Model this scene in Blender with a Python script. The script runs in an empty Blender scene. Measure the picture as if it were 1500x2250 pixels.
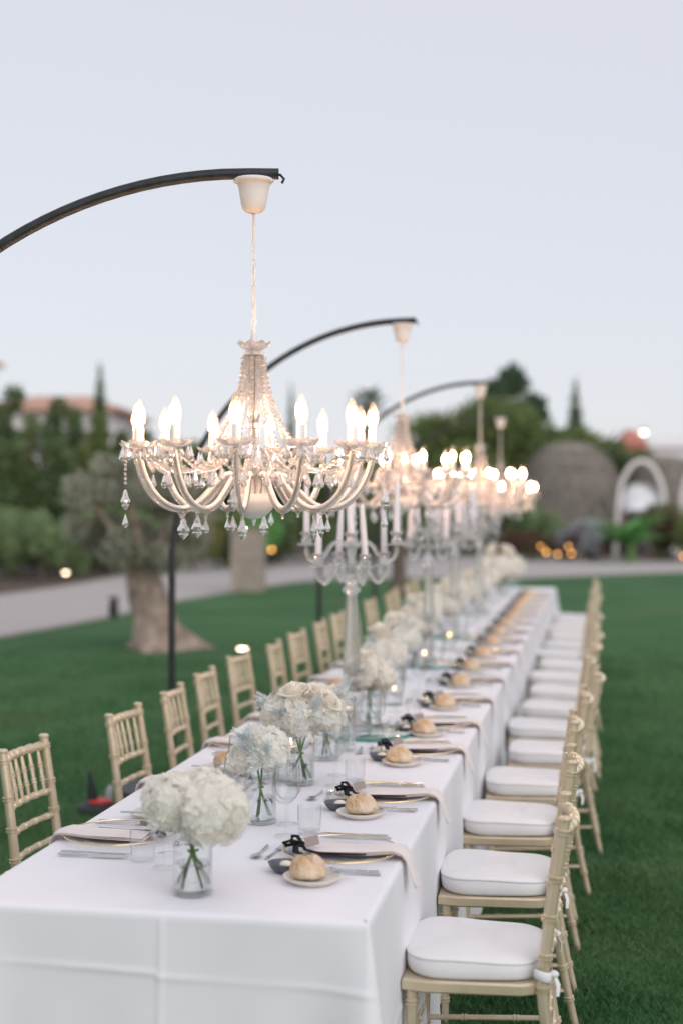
import bpy, math, random
import numpy as np
from mathutils import Vector, Matrix, Euler
PI = math.pi
R = math.radians
random.seed(7)
rng = np.random.default_rng(11)
scene = bpy.context.scene
col = scene.collection

# ------------------------------------------------------------------ camera
H = 1.81                       # eye height
F = 3125.0                     # 50 mm lens in photo pixels
TH = math.atan2(578.0, F)      # the table runs along +Y, the camera is turned this far from it
HY = 1098.0                    # horizon row in the photograph
cam = bpy.data.cameras.new('camera')
cam.sensor_fit = 'VERTICAL'; cam.sensor_height = 36.0; cam.lens = 50.0
cam.shift_y = -(1125.0 - HY) / 2250.0
cam.clip_end = 3000; cam.clip_start = 0.05
cam.dof.use_dof = True; cam.dof.focus_distance = 4.66; cam.dof.aperture_fstop = 1.25
camo = bpy.data.objects.new('camera', cam); col.objects.link(camo)
camo.location = (0, 0, H); camo.rotation_euler = (PI / 2, 0, TH)
scene.camera = camo

# ------------------------------------------------------------------ sky, sun, exposure
world = bpy.data.worlds.new('World'); scene.world = world; world.use_nodes = True
wn = world.node_tree.nodes; wl = world.node_tree.links
for n in list(wn): wn.remove(n)
SUN_EL, SUN_AZ = R(30), R(136)   # soft light through thin cloud
sky = wn.new('ShaderNodeTexSky'); sky.sky_type = 'NISHITA'; sky.sun_disc = False
sky.sun_elevation = SUN_EL; sky.sun_rotation = SUN_AZ
sky.air_density = 1.0; sky.dust_density = 1.0; sky.ozone_density = 2.0
veil = wn.new('ShaderNodeMix'); veil.data_type = 'RGBA'; veil.inputs[0].default_value = 0.84
veil.inputs[7].default_value = (6.05, 6.03, 6.4, 1)   # even veil of high evening cloud
wl.new(sky.outputs[0], veil.inputs[6])
bg = wn.new('ShaderNodeBackground'); bg.inputs[1].default_value = 0.10
wl.new(veil.outputs[2], bg.inputs[0])
wo = wn.new('ShaderNodeOutputWorld'); wl.new(bg.outputs[0], wo.inputs[0])
sun = bpy.data.lights.new('sun', 'SUN'); sun.energy = 1.0; sun.angle = R(60); sun.color = (1.0, 0.97, 0.95)
suno = bpy.data.objects.new('sun', sun); col.objects.link(suno)
sd = Vector((math.sin(SUN_AZ) * math.cos(SUN_EL), math.cos(SUN_AZ) * math.cos(SUN_EL), math.sin(SUN_EL)))
suno.rotation_euler = sd.to_track_quat('Z', 'Y').to_euler(); suno.location = (0, 0, 20)
scene.view_settings.view_transform = 'Standard'; scene.view_settings.look = 'None'
scene.view_settings.exposure = 0.42; scene.view_settings.gamma = 1.0
scene.view_settings.use_curve_mapping = False
scene.render.engine = 'CYCLES'
cy = scene.cycles
cy.use_denoising = True
cy.max_bounces = 14; cy.transmission_bounces = 10; cy.transparent_max_bounces = 24; cy.glossy_bounces = 4; cy.diffuse_bounces = 6
cy.caustics_reflective = False; cy.caustics_refractive = False
cy.sample_clamp_indirect = 6.0

# ------------------------------------------------------------------ photo pixel -> place
ST, CT = math.sin(TH), math.cos(TH)
def P(x, d, z=0.0):
    """the point at photo column x, d metres in front of the lens, height z"""
    l = (x - 750.0) * d / F
    return Vector((l * CT - d * ST, l * ST + d * CT, z))
def G(x, y, z=0.0):
    return P(x, (H - z) * F / (y - HY), z)
def ZY(y, d): return H + (HY - y) * d / F

# ------------------------------------------------------------------ materials
MATS = {}
def mat(name, color, rough=0.5, metal=0.0, color2=None, scale=8.0, bump=0.0, bscale=60.0, emit=None, estr=0.0,
        sheen=0.0, spec=0.5, detail=4.0, trans=0.0, sss=0.0):
    m = bpy.data.materials.new(name); m.use_nodes = True
    nt = m.node_tree; N = nt.nodes; L = nt.links
    b = N['Principled BSDF']
    b.inputs['Base Color'].default_value = (*color, 1); b.inputs['Roughness'].default_value = rough
    b.inputs['Metallic'].default_value = metal; b.inputs['Specular IOR Level'].default_value = spec
    if sheen: b.inputs['Sheen Weight'].default_value = sheen
    if trans: b.inputs['Transmission Weight'].default_value = trans
    if sss:
        b.inputs['Subsurface Weight'].default_value = sss; b.inputs['Subsurface Radius'].default_value = (.02, .015, .01)
        b.inputs['Subsurface Scale'].default_value = 1.0
    tc = N.new('ShaderNodeTexCoord')
    if color2 is not None:
        nz = N.new('ShaderNodeTexNoise'); nz.inputs['Scale'].default_value = scale; nz.inputs['Detail'].default_value = detail
        L.new(tc.outputs['Object'], nz.inputs['Vector'])
        rp = N.new('ShaderNodeValToRGB'); rp.color_ramp.elements[0].position = .34; rp.color_ramp.elements[1].position = .66
        rp.color_ramp.elements[0].color = (*color, 1); rp.color_ramp.elements[1].color = (*color2, 1)
        L.new(nz.outputs['Fac'], rp.inputs[0]); L.new(rp.outputs[0], b.inputs['Base Color'])
    if bump:
        n2 = N.new('ShaderNodeTexNoise'); n2.inputs['Scale'].default_value = bscale; n2.inputs['Detail'].default_value = 6
        L.new(tc.outputs['Object'], n2.inputs['Vector'])
        bp = N.new('ShaderNodeBump'); bp.inputs['Strength'].default_value = bump; bp.inputs['Distance'].default_value = 0.02
        L.new(n2.outputs['Fac'], bp.inputs['Height']); L.new(bp.outputs[0], b.inputs['Normal'])
    if emit:
        b.inputs['Emission Color'].default_value = (*emit, 1); b.inputs['Emission Strength'].default_value = estr
    MATS[name] = m
    return m
def thin_glass(name, tint=(1, 1, 1), ior=1.45, gain=1.0, rough=0.02):
    m = bpy.data.materials.new(name); m.use_nodes = True
    N = m.node_tree.nodes; L = m.node_tree.links
    for n in list(N): N.remove(n)
    o = N.new('ShaderNodeOutputMaterial'); mx = N.new('ShaderNodeMixShader')
    t = N.new('ShaderNodeBsdfTransparent'); t.inputs[0].default_value = (*tint, 1)
    g = N.new('ShaderNodeBsdfGlossy'); g.inputs['Roughness'].default_value = rough
    fr = N.new('ShaderNodeLayerWeight'); fr.inputs['Blend'].default_value = .5
    pw = N.new('ShaderNodeMath'); pw.operation = 'POWER'; pw.inputs[1].default_value = 4.0
    ml = N.new('ShaderNodeMath'); ml.operation = 'MULTIPLY_ADD'; ml.inputs[1].default_value = .75 * gain; ml.inputs[2].default_value = .035; ml.use_clamp = True
    L.new(fr.outputs['Facing'], pw.inputs[0]); L.new(pw.outputs[0], ml.inputs[0]); L.new(ml.outputs[0], mx.inputs[0])
    L.new(t.outputs[0], mx.inputs[1]); L.new(g.outputs[0], mx.inputs[2]); L.new(mx.outputs[0], o.inputs[0])
    MATS[name] = m; return m
def solid_glass(name, color=(1, 1, 1), ior=1.5, clear=0.25, rough=0.0, glint_white=0.0):
    m = bpy.data.materials.new(name); m.use_nodes = True
    N = m.node_tree.nodes; L = m.node_tree.links
    for n in list(N): N.remove(n)
    o = N.new('ShaderNodeOutputMaterial'); mx = N.new('ShaderNodeMixShader'); mx.inputs[0].default_value = clear
    g = N.new('ShaderNodeBsdfGlass'); g.inputs['Color'].default_value = (*color, 1); g.inputs['IOR'].default_value = ior
    g.inputs['Roughness'].default_value = rough
    t = N.new('ShaderNodeBsdfTransparent'); t.inputs[0].default_value = (*color, 1)
    L.new(g.outputs[0], mx.inputs[1]); L.new(t.outputs[0], mx.inputs[2]); last = mx
    if glint_white:  # even white mixed into the clear glass, standing in for bright highlights
        d1 = N.new('ShaderNodeBsdfDiffuse'); d1.inputs[0].default_value = (.9, .88, .86, 1); d2 = N.new('ShaderNodeBsdfTranslucent'); d2.inputs[0].default_value = (.9, .88, .86, 1)
        m2 = N.new('ShaderNodeMixShader'); m2.inputs[0].default_value = .5; L.new(d1.outputs[0], m2.inputs[1]); L.new(d2.outputs[0], m2.inputs[2])
        m3 = N.new('ShaderNodeMixShader'); m3.inputs[0].default_value = glint_white; L.new(mx.outputs[0], m3.inputs[1]); L.new(m2.outputs[0], m3.inputs[2]); last = m3
    L.new(last.outputs[0], o.inputs[0])
    MATS[name] = m; return m
def leaf_mat(name, c1, c2, rough=0.6, scale=2.0, translucent=0.3):
    m = mat(name, c1, rough, color2=c2, scale=scale, spec=.25)
    N = m.node_tree.nodes; L = m.node_tree.links
    b = N['Principled BSDF']; o = [n for n in N if n.type == 'OUTPUT_MATERIAL'][0]
    t = N.new('ShaderNodeBsdfTranslucent'); mx = N.new('ShaderNodeMixShader'); mx.inputs[0].default_value = translucent
    src = b.inputs['Base Color'].links[0].from_socket
    L.new(src, t.inputs[0]); L.new(b.outputs[0], mx.inputs[1]); L.new(t.outputs[0], mx.inputs[2]); L.new(mx.outputs[0], o.inputs[0])
    return m
def glow(name, color, s):
    m = bpy.data.materials.new(name); m.use_nodes = True
    N = m.node_tree.nodes; L = m.node_tree.links
    for n in list(N): N.remove(n)
    o = N.new('ShaderNodeOutputMaterial'); e = N.new('ShaderNodeEmission')
    e.inputs[0].default_value = (*color, 1); e.inputs[1].default_value = s
    L.new(e.outputs[0], o.inputs[0]); MATS[name] = m; return m

mat('linen', (.78, .76, .80), .8, color2=(.82, .80, .835), scale=3, bump=.06, bscale=420, sheen=.1)
mat('napkin', (.70, .62, .60), .85, color2=(.76, .675, .65), scale=6, bump=.1, bscale=300, sheen=.2)
mat('cushion', (.78, .76, .765), .8, color2=(.82, .80, .80), scale=5, bump=.07, bscale=260, sheen=.2)
mat('gold_paint', (.60, .49, .335), .36, metal=.45, color2=(.68, .575, .42), scale=14, bump=.04, bscale=90)
mat('black_metal', (.018, .021, .024), .42, metal=.3, color2=(.035, .038, .042), scale=40, bump=.1, bscale=200)
mat('white_metal', (.84, .78, .755), .5, color2=(.87, .815, .79), scale=20)
mat('sleeve_white', (.82, .79, .75), .45)
mat('gold_trim', (.75, .58, .32), .25, metal=.9)
mat('silver', (.52, .53, .55), .16, metal=1.0, color2=(.62, .62, .64), scale=12)
mat('stoneware', (.70, .655, .59), .38, color2=(.745, .70, .64), scale=30)
mat('slate_dish', (.075, .085, .10), .45, color2=(.11, .12, .14), scale=40)
mat('butter', (.85, .78, .62), .4)
mat('crust', (.60, .36, .17), .8, color2=(.82, .69, .55), scale=17, bump=.7, bscale=70, detail=8)
mat('black_ribbon', (.010, .010, .012), .8, spec=.2)
mat('tag_card', (.34, .27, .25), .7)
mat('wax', (.80, .76, .80), .4, sss=.15)
mat('wax_cream', (.84, .79, .74), .4, sss=.15)
mat('wick', (.03, .025, .02), .9)
leaf_mat('hydrangea_white', (.93, .905, .845), (.95, .935, .90), .6, 30, .55)
leaf_mat('rose_cream', (.93, .885, .80), (.95, .92, .86), .55, 20, .4)
leaf_mat('silver_leaf', (.56, .61, .61), (.74, .77, .76), .7, 30, .2)
leaf_mat('stem_green', (.10, .20, .055), (.17, .28, .09), .5, 20, .1)
leaf_mat('olive_leaf', (.28, .285, .21), (.44, .44, .35), .6, 1.5, .25)
leaf_mat('dark_leaf', (.13, .19, .085), (.20, .26, .115), .6, .9, .35)
leaf_mat('mid_leaf', (.18, .24, .09), (.25, .305, .12), .6, .9, .35)
leaf_mat('bright_leaf', (.12, .34, .09), (.22, .46, .16), .5, 1.2, .3)
leaf_mat('pale_leaf', (.22, .31, .14), (.30, .39, .20), .6, 1.2, .3)
leaf_mat('gold_leaf', (.28, .22, .08), (.18, .21, .08), .6, 1.0, .3)
leaf_mat('rust_leaf', (.13, .08, .055), (.19, .13, .085), .6, 1.5, .2)
leaf_mat('silver_bush', (.40, .42, .45), (.52, .53, .55), .7, 2, .2)
leaf_mat('palm_leaf', (.075, .13, .075), (.12, .18, .10), .5, 1.2, .2)
leaf_mat('grass_blade', (.06, .165, .06), (.135, .235, .10), .55, 1.1, .35)
mat('bark_olive', (.20, .15, .12), .9, color2=(.40, .32, .255), scale=7, bump=.9, bscale=26)
mat('bark_dark', (.10, .075, .055), .9, color2=(.17, .13, .10), scale=9, bump=.8, bscale=20)
mat('gravel_path', (.40, .365, .355), .95, color2=(.50, .455, .44), scale=55, bump=.5, bscale=120, detail=8)
mat('path_edge', (.30, .26, .24), .9, color2=(.38, .34, .31), scale=12, bump=.3)
mat('mulch', (.07, .045, .035), .95, color2=(.12, .085, .065), scale=18, bump=.8, bscale=40)
mat('terrace', (.27, .28, .33), .8, color2=(.33, .335, .37), scale=4)
mat('plaster', (.74, .70, .70), .85, color2=(.78, .75, .745), scale=1.2)
mat('terracotta', (.50, .27, .19), .8, color2=(.60, .37, .28), scale=3)
mat('red_plaster', (.48, .17, .13), .85, color2=(.54, .21, .16), scale=1)
mat('dark_pane', (.05, .06, .07), .1)
mat('stone_block', (.30, .25, .205), .9, color2=(.40, .34, .285), scale=6, bump=.5, bscale=30)
mat('thatch', (.17, .145, .12), .95, color2=(.36, .32, .275), scale=7, bump=.7, bscale=60)
mat('timber', (.17, .12, .085), .8, color2=(.24, .17, .12), scale=12)
mat('white_fabric', (.80, .80, .82), .8, color2=(.84, .84, .86), scale=3)
mat('red_plastic', (.52, .03, .035), .4)
mat('clear_plastic', (.75, .77, .78), .2, trans=.6)
mat('rubber_black', (.015, .018, .022), .6)
mat('flag_paving', (.3, .3, .3), .9)
thin_glass('glassware', (.985, .99, .99), 1.42, 1.15)
thin_glass('glass_plate', (.985, .985, .985), 1.45, 1.0)
solid_glass('crystal', (1, .985, .97), 1.52, .26, glint_white=.20)
solid_glass('acrylic', (.99, 1, 1), 1.46, .45, glint_white=.22)
solid_glass('water', (.995, 1, 1), 1.33, .45)
solid_glass('thick_glass', (.99, 1, .995), 1.45, .5)
mat('mirror', (.82, .90, .89), .03, metal=1.0)
mat('mirror_edge', (.10, .38, .34), .2, trans=.3)
glow('filament', (1.0, .57, .345), 310.0)
glow('flame', (1.0, .62, .25), 14.0)
glow('garden_lamp', (1.0, .47, .12), 7.0)
glow('lamp_white', (1.0, .80, .55), 9.0)

def wrinkles(name, strength, dist, sc):
    m = MATS[name]; N = m.node_tree.nodes; L = m.node_tree.links; b = N['Principled BSDF']
    prev = b.inputs['Normal'].links[0].from_socket; tc = [n for n in N if n.type == 'TEX_COORD'][0]
    nz = N.new('ShaderNodeTexNoise'); nz.inputs['Scale'].default_value = sc; nz.inputs['Detail'].default_value = 5; nz.inputs['Distortion'].default_value = 1.2
    nz.noise_type = 'RIDGED_MULTIFRACTAL'; L.new(tc.outputs['Object'], nz.inputs['Vector'])
    bp = N.new('ShaderNodeBump'); bp.inputs['Strength'].default_value = strength; bp.inputs['Distance'].default_value = dist
    L.new(nz.outputs['Fac'], bp.inputs['Height']); L.new(prev, bp.inputs['Normal']); L.new(bp.outputs[0], b.inputs['Normal'])
wrinkles('linen', .35, .010, 2.6); wrinkles('cushion', .35, .006, 7.0); wrinkles('napkin', .4, .004, 9.0)
# the lawn: soil green with mown variation and a few dry patches
lm = mat('lawn', (.05, .125, .052), .95, spec=.15, color2=(.075, .165, .068), scale=.55, bump=.6, bscale=90, detail=7)
N = lm.node_tree.nodes; L = lm.node_tree.links
b_ = N['Principled BSDF']; src = b_.inputs['Base Color'].links[0].from_socket
tcn = [n for n in N if n.type == 'TEX_COORD'][0]
nd = N.new('ShaderNodeTexNoise'); nd.inputs['Scale'].default_value = .33; nd.inputs['Detail'].default_value = 3
L.new(tcn.outputs['Object'], nd.inputs['Vector'])
rd = N.new('ShaderNodeValToRGB'); rd.color_ramp.elements[0].position = .60; rd.color_ramp.elements[1].position = .72
rd.color_ramp.elements[0].color = (0, 0, 0, 1); rd.color_ramp.elements[1].color = (.55, .55, .55, 1)
L.new(nd.outputs['Fac'], rd.inputs[0])
mxn = N.new('ShaderNodeMix'); mxn.data_type = 'RGBA'
L.new(rd.outputs[0], mxn.inputs[0]); L.new(src, mxn.inputs[6]); mxn.inputs[7].default_value = (.13, .125, .06, 1)
L.new(mxn.outputs[2], b_.inputs['Base Color'])

# ------------------------------------------------------------------ mesh helpers
class MB:
    def __init__(s): s.v = []; s.f = []
    def add(s, vs, fs):
        o = len(s.v); s.v.extend([tuple(p) for p in vs]); s.f.extend([tuple(i + o for i in f) for f in fs]); return s
    def lathe(s, prof, n=16, c=(0, 0, 0), M=None, flute=0.0, nf=0):
        vs = []; fs = []
        for (r, z) in prof:
            for k in range(n):
                a = 2 * PI * k / n
                rr = r * (1 + flute * math.cos(nf * a)) if flute else r
                p = Vector((rr * math.cos(a), rr * math.sin(a), z))
                if M is not None: p = M @ p
                vs.append((p.x + c[0], p.y + c[1], p.z + c[2]))
        m = len(prof)
        for i in range(m - 1):
            for k in range(n):
                fs.append((i * n + k, i * n + (k + 1) % n, (i + 1) * n + (k + 1) % n, (i + 1) * n + k))
        if prof[0][0] > 1e-6: fs.append(tuple(reversed(range(n))))
        if prof[-1][0] > 1e-6: fs.append(tuple((m - 1) * n + k for k in range(n)))
        return s.add(vs, fs)
    def shell(s, prof, n=20, c=(0, 0, 0)):
        vs = []; fs = []; m = len(prof)
        for (r, z) in prof:
            for k in range(n):
                a = 2 * PI * k / n; vs.append((r * math.cos(a) + c[0], r * math.sin(a) + c[1], z + c[2]))
        for i in range(m - 1):
            for k in range(n): fs.append((i * n + k, i * n + (k + 1) % n, (i + 1) * n + (k + 1) % n, (i + 1) * n + k))
        return s.add(vs, fs)
    def tube(s, pts, rad, n=8, cap=True, flat=1.0):
        pts = [Vector(p) for p in pts]; m = len(pts)
        rad = [rad] * m if not hasattr(rad, '__len__') else rad
        t0 = (pts[1] - pts[0]).normalized()
        up = Vector((0, 0, 1)) if abs(t0.z) < .9 else Vector((0, 1, 0))
        nrm = (up - t0 * up.dot(t0)).normalized()
        vs = []; fs = []
        for i in range(m):
            t = (pts[min(i + 1, m - 1)] - pts[max(i - 1, 0)]).normalized()
            nrm = (nrm - t * nrm.dot(t)).normalized(); bi = t.cross(nrm)
            for k in range(n):
                a = 2 * PI * k / n
                vs.append(pts[i] + nrm * (math.cos(a) * rad[i] * flat) + bi * (math.sin(a) * rad[i]))
        for i in range(m - 1):
            for k in range(n): fs.append((i * n + k, i * n + (k + 1) % n, (i + 1) * n + (k + 1) % n, (i + 1) * n + k))
        if cap: fs.append(tuple(reversed(range(n)))); fs.append(tuple((m - 1) * n + k for k in range(n)))
        return s.add(vs, fs)
    def ring(s, c, Rr, r, n=14, k=6, M=None, sx=1.0, sz=1.0):
        vs = []; fs = []
        for i in range(n):
            a = 2 * PI * i / n
            for j in range(k):
                b = 2 * PI * j / k
                p = Vector(((Rr + r * math.cos(b)) * math.cos(a) * sx, (Rr + r * math.cos(b)) * math.sin(a) * sz, r * math.sin(b)))
                if M is not None: p = M @ p
                vs.append((p.x + c[0], p.y + c[1], p.z + c[2]))
        for i in range(n):
            for j in range(k): fs.append((i * k + j, ((i + 1) % n) * k + j, ((i + 1) % n) * k + (j + 1) % k, i * k + (j + 1) % k))
        return s.add(vs, fs)
    def box(s, a, b, M=None):
        (x0, y0, z0), (x1, y1, z1) = a, b
        vs = [Vector(p) for p in ((x0, y0, z0), (x1, y0, z0), (x1, y1, z0), (x0, y1, z0), (x0, y0, z1), (x1, y0, z1), (x1, y1, z1), (x0, y1, z1))]
        if M is not None: vs = [M @ p for p in vs]
        return s.add(vs, [(3, 2, 1, 0), (4, 5, 6, 7), (0, 1, 5, 4), (1, 2, 6, 5), (2, 3, 7, 6), (3, 0, 4, 7)])
    def ball(s, c, r, nu=8, nv=5):
        rx, ry, rz = r if hasattr(r, '__len__') else (r, r, r)
        vs = [(c[0], c[1], c[2] - rz)]; fs = []
        for i in range(1, nv):
            t = PI * i / nv - PI / 2
            for k in range(nu):
                a = 2 * PI * k / nu
                vs.append((c[0] + rx * math.cos(t) * math.cos(a), c[1] + ry * math.cos(t) * math.sin(a), c[2] + rz * math.sin(t)))
        vs.append((c[0], c[1], c[2] + rz)); top = len(vs) - 1
        for k in range(nu):
            fs.append((0, 1 + (k + 1) % nu, 1 + k)); fs.append((top, top - nu + k, top - nu + (k + 1) % nu))
        for i in range(nv - 2):
            for k in range(nu):
                a = 1 + i * nu
                fs.append((a + k, a + (k + 1) % nu, a + nu + (k + 1) % nu, a + nu + k))
        return s.add(vs, fs)
    def mesh(s, name, m, smooth=True, angle=38):
        me = bpy.data.meshes.new(name); me.from_pydata(s.v, [], s.f); me.materials.append(MATS[m])
        if smooth:
            me.polygons.foreach_set('use_smooth', [True] * len(me.polygons))
            if angle: me.set_sharp_from_angle(angle=R(angle))
        me.update(); return me
    def build(s, name, m, parent=None, smooth=True, angle=38, loc=None, rot=None):
        return link(name, s.mesh(name, m, smooth, angle), parent, loc, rot)
def link(name, me, parent=None, loc=None, rot=None):
    o = bpy.data.objects.new(name, me); col.objects.link(o)
    if parent is not None: o.parent = parent
    if loc is not None: o.location = loc
    if rot is not None: o.rotation_euler = rot
    return o
def empty(name, loc=(0, 0, 0), rz=0.0, s=1.0):
    o = bpy.data.objects.new(name, None); o.empty_display_size = .1; col.objects.link(o)
    o.location = loc; o.rotation_euler = (0, 0, rz); o.scale = (s, s, s); return o
def tag(o, label=None, cat=None, group=None, kind=None):
    if label: o['label'] = label
    if cat: o['category'] = cat
    if group: o['group'] = group
    if kind: o['kind'] = kind
    return o
KIDS = {}
def copy_tree(o, loc=None, rz=None, parent=None):
    c = o.copy(); col.objects.link(c)
    if parent is not None: c.parent = parent
    for ch in [x for x in o.children]: copy_tree(ch, parent=c)
    if loc is not None: c.location = loc
    if rz is not None: c.rotation_euler = (0, 0, rz)
    return c
class Proto:
    """first use moves the prototype itself, later ones are copies"""
    def __init__(s, root): s.root = root; s.used = False
    def put(s, loc, rz, label, cat, group=None, scale=None, rot=None):
        o = s.root if not s.used else copy_tree(s.root)
        s.used = True
        o.location = loc; o.rotation_euler = rot if rot is not None else (0, 0, rz)
        if scale: o.scale = (scale,) * 3 if not hasattr(scale, '__len__') else scale
        tag(o, label, cat, group); return o
def np_mesh(name, verts, nper, m, smooth=False):
    """verts (n*nper,3): n separate faces of nper corners"""
    n = len(verts) // nper
    me = bpy.data.meshes.new(name)
    me.vertices.add(len(verts)); me.vertices.foreach_set('co', verts.astype(np.float32).ravel())
    me.loops.add(len(verts)); me.loops.foreach_set('vertex_index', np.arange(len(verts), dtype=np.int32))
    me.polygons.add(n); me.polygons.foreach_set('loop_start', np.arange(n, dtype=np.int32) * nper)
    me.update(calc_edges=True); me.materials.append(MATS[m])
    if smooth: me.polygons.foreach_set('use_smooth', np.ones(n, dtype=bool))
    return me
ORD = 'first second third fourth fifth sixth seventh eighth ninth tenth eleventh twelfth thirteenth fourteenth fifteenth sixteenth seventeenth eighteenth nineteenth'.split()

# ================================================================== THE SETTING
TX0, TX1, TY0, TY1, TZ = -1.667, -.576, 3.478, 17.15, .760     # table cloth top
TC = (TX0 + TX1) / 2
g = MB().add([(-900, -60, 0), (900, -60, 0), (900, 1600, 0), (-900, 1600, 0)], [(0, 1, 2, 3)]).build('lawn', 'lawn', smooth=False)
tag(g, kind='structure')
near = [(-420, 1478), (-150, 1428), (0, 1402), (120, 1380), (240, 1357), (393, 1321), (500, 1303), (640, 1281), (760, 1270), (900, 1272), (1130, 1272), (1300, 1265), (1500, 1258), (1750, 1254), (2100, 1250)]
far = [(-420, 1372), (-150, 1328), (0, 1310), (133, 1292), (253, 1270), (400, 1243), (500, 1231), (640, 1222), (760, 1219), (900, 1220), (1130, 1222), (1300, 1226), (1500, 1232), (1750, 1232), (2100, 1230)]
def strip(name, A, B, z, m, ref=0):
    mb = MB(); n = len(A)
    vs = [tuple(G(*p)[:2]) + (z,) for p in A] + [tuple(G(*p)[:2]) + (z,) for p in B]
    # (pixel rows are read on the ground, the sheet then lies z above it)
    mb.add(vs, [(i, i + 1, n + i + 1, n + i) for i in range(n - 1)])
    o = mb.build(name, m, smooth=False); tag(o, kind='structure'); return o
strip('gravel_path', near, far, .004, 'gravel_path')
# low stone edging on both sides of the path
for nm, A in (('path_edging', near), ('path_edging', far)):
    pts = [G(*p) for p in A]; mb = MB()
    pts = [Vector((p.x, p.y, .012)) for p in pts]
    mb.tube(pts, .05, 6, flat=.6); tag(mb.build(nm, 'path_edge'), kind='structure')
back = [(p[0], HY + (p[1] - HY) * (.36 if i not in (0, 1) else .42)) for i, p in enumerate(far)]
strip('planting_bed', [(p[0], p[1] - .8) for p in far], back, .008, 'mulch')
terr = [(-300, 1262), (0, 1258), (120, 1252), (250, 1240)], [(-300, 1215), (0, 1213), (120, 1210), (250, 1205)]
strip('paved_terrace', terr[0], terr[1], .016, 'terrace')

# grass blades on the lawn near the tables (denser close to the camera)
def grass():
    out = []
    def patch(x0, x1, y0, y1, dens, hmin, hmax, w, fade=1.0):
        n = int((x1 - x0) * (y1 - y0) * dens)
        x = rng.uniform(x0, x1, n); y = rng.uniform(y0, y1, n)
        clump = .5 + .5 * np.sin(x * 5.3 + np.sin(y * 3.1) * 2) * np.sin(y * 4.7 + np.sin(x * 2.3) * 2)
        h = rng.uniform(hmin, hmax, n) * (.7 + .6 * clump); a = rng.uniform(0, 2 * PI, n)
        lean = rng.uniform(.15, .9, n) * h; la = rng.uniform(0, 2 * PI, n)
        wx, wy = np.cos(a) * w * .5, np.sin(a) * w * .5
        lx, ly = np.cos(la) * lean, np.sin(la) * lean
        keep = rng.random(n) < np.clip((y1 - y) / fade, 0, 1); x, y, h, wx, wy, lx, ly = (q[keep] for q in (x, y, h, wx, wy, lx, ly)); n = len(x)
        z0 = np.zeros(n)
        v = np.stack([np.stack([x - wx, y - wy, z0], 1), np.stack([x + wx, y + wy, z0], 1),
                      np.stack([x + wx * .6 + lx * .45, y + wy * .6 + ly * .45, h * .62], 1),
                      np.stack([x + lx, y + ly, h * .98], 1)], 1).reshape(-1, 3)
        out.append(v)
    patch(-.9, 3.2, 3.6, 7.4, 7600, .022, .042, .0042, 1.6)
    patch(-.7, 3.8, 6.0, 11.0, 3400, .022, .042, .0055, 3.0)
    patch(-.7, 6.0, 8.5, 20, 1100, .022, .045, .008, 8.0)
    patch(-4.6, -1.62, 4.5, 9.5, 3000, .022, .042, .0055, 3.0)
    patch(-8.0, -1.62, 7, 18, 1100, .022, .045, .008, 7.0)
    o = link('grass', np_mesh('grass', np.concatenate(out), 4, 'grass_blade'))
    tag(o, 'short mown green grass around the long table', 'grass', kind='stuff')
grass()

# ================================================================== BACKGROUND PLANTS AND BUILDINGS
def leaf_quads(cent, size, aspect=.5, up=0.0, seed=0, dirs=None):
    n = len(cent); rg = np.random.default_rng(seed)
    if dirs is None:
        d = rg.normal(size=(n, 3)); d[:, 2] += up
    else: d = dirs + rg.normal(size=(n, 3)) * .35
    d /= np.linalg.norm(d, axis=1)[:, None] + 1e-9
    q = rg.normal(size=(n, 3)); s = np.cross(d, q); s /= np.linalg.norm(s, axis=1)[:, None] + 1e-9
    L_ = (size * rg.uniform(.6, 1.4, n))[:, None]
    v = np.stack([cent - d * L_ * .5, cent + s * L_ * aspect * .5, cent + d * L_ * .5, cent - s * L_ * aspect * .5], 1)
    return v.reshape(-1, 3)
def blob_points(n, clumps, seed, shell=.55):
    rg = np.random.default_rng(seed); cl = np.array([c[0] for c in clumps]); rr = np.array([c[1] for c in clumps])
    w = np.prod(rr, axis=1) ** (2 / 3); k = rg.choice(len(clumps), n, p=w / w.sum())
    d = rg.normal(size=(n, 3)); d /= np.linalg.norm(d, axis=1)[:, None]
    rad = shell + (1 - shell) * rg.random(n) ** .7
    rad *= 1 + .16 * np.sin(d[:, 0] * 7 + k) * np.sin(d[:, 2] * 6 + k * 2)
    return cl[k] + d * rr[k] * rad[:, None]
MESHCACHE = {}
def crown_mesh(key, n, clumps, size, m, aspect=.5, seed=0, shell=.5, up=0.0):
    if key not in MESHCACHE:
        MESHCACHE[key] = np_mesh(key, leaf_quads(blob_points(n, clumps, seed, shell), size, aspect, up, seed + 1), 4, m)
    return MESHCACHE[key]
def trunk_mesh(key, h, r0, r1, limbs, m='bark_dark', seed=0):
    if key not in MESHCACHE:
        rg = random.Random(seed); mb = MB()
        pts = [(rg.uniform(-.05, .05) * h * i / 5, rg.uniform(-.05, .05) * h * i / 5, h * i / 5) for i in range(6)]
        mb.tube(pts, [r0 * 1.35] + [r0 + (r1 - r0) * i / 5 for i in range(1, 6)], 8)
        for k in range(limbs):
            a = 2 * PI * k / limbs + rg.uniform(-.4, .4); z = h * rg.uniform(.45, .9); l = h * rg.uniform(.18, .34)
            mb.tube([(0, 0, z), (math.cos(a) * l * .5, math.sin(a) * l * .5, z + l * .4), (math.cos(a) * l * .9, math.sin(a) * l * .9, z + l)], [r1 * .8, r1 * .5, r1 * .2], 6)
        MESHCACHE[key] = mb.mesh(key, m)
    return MESHCACHE[key]
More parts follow.
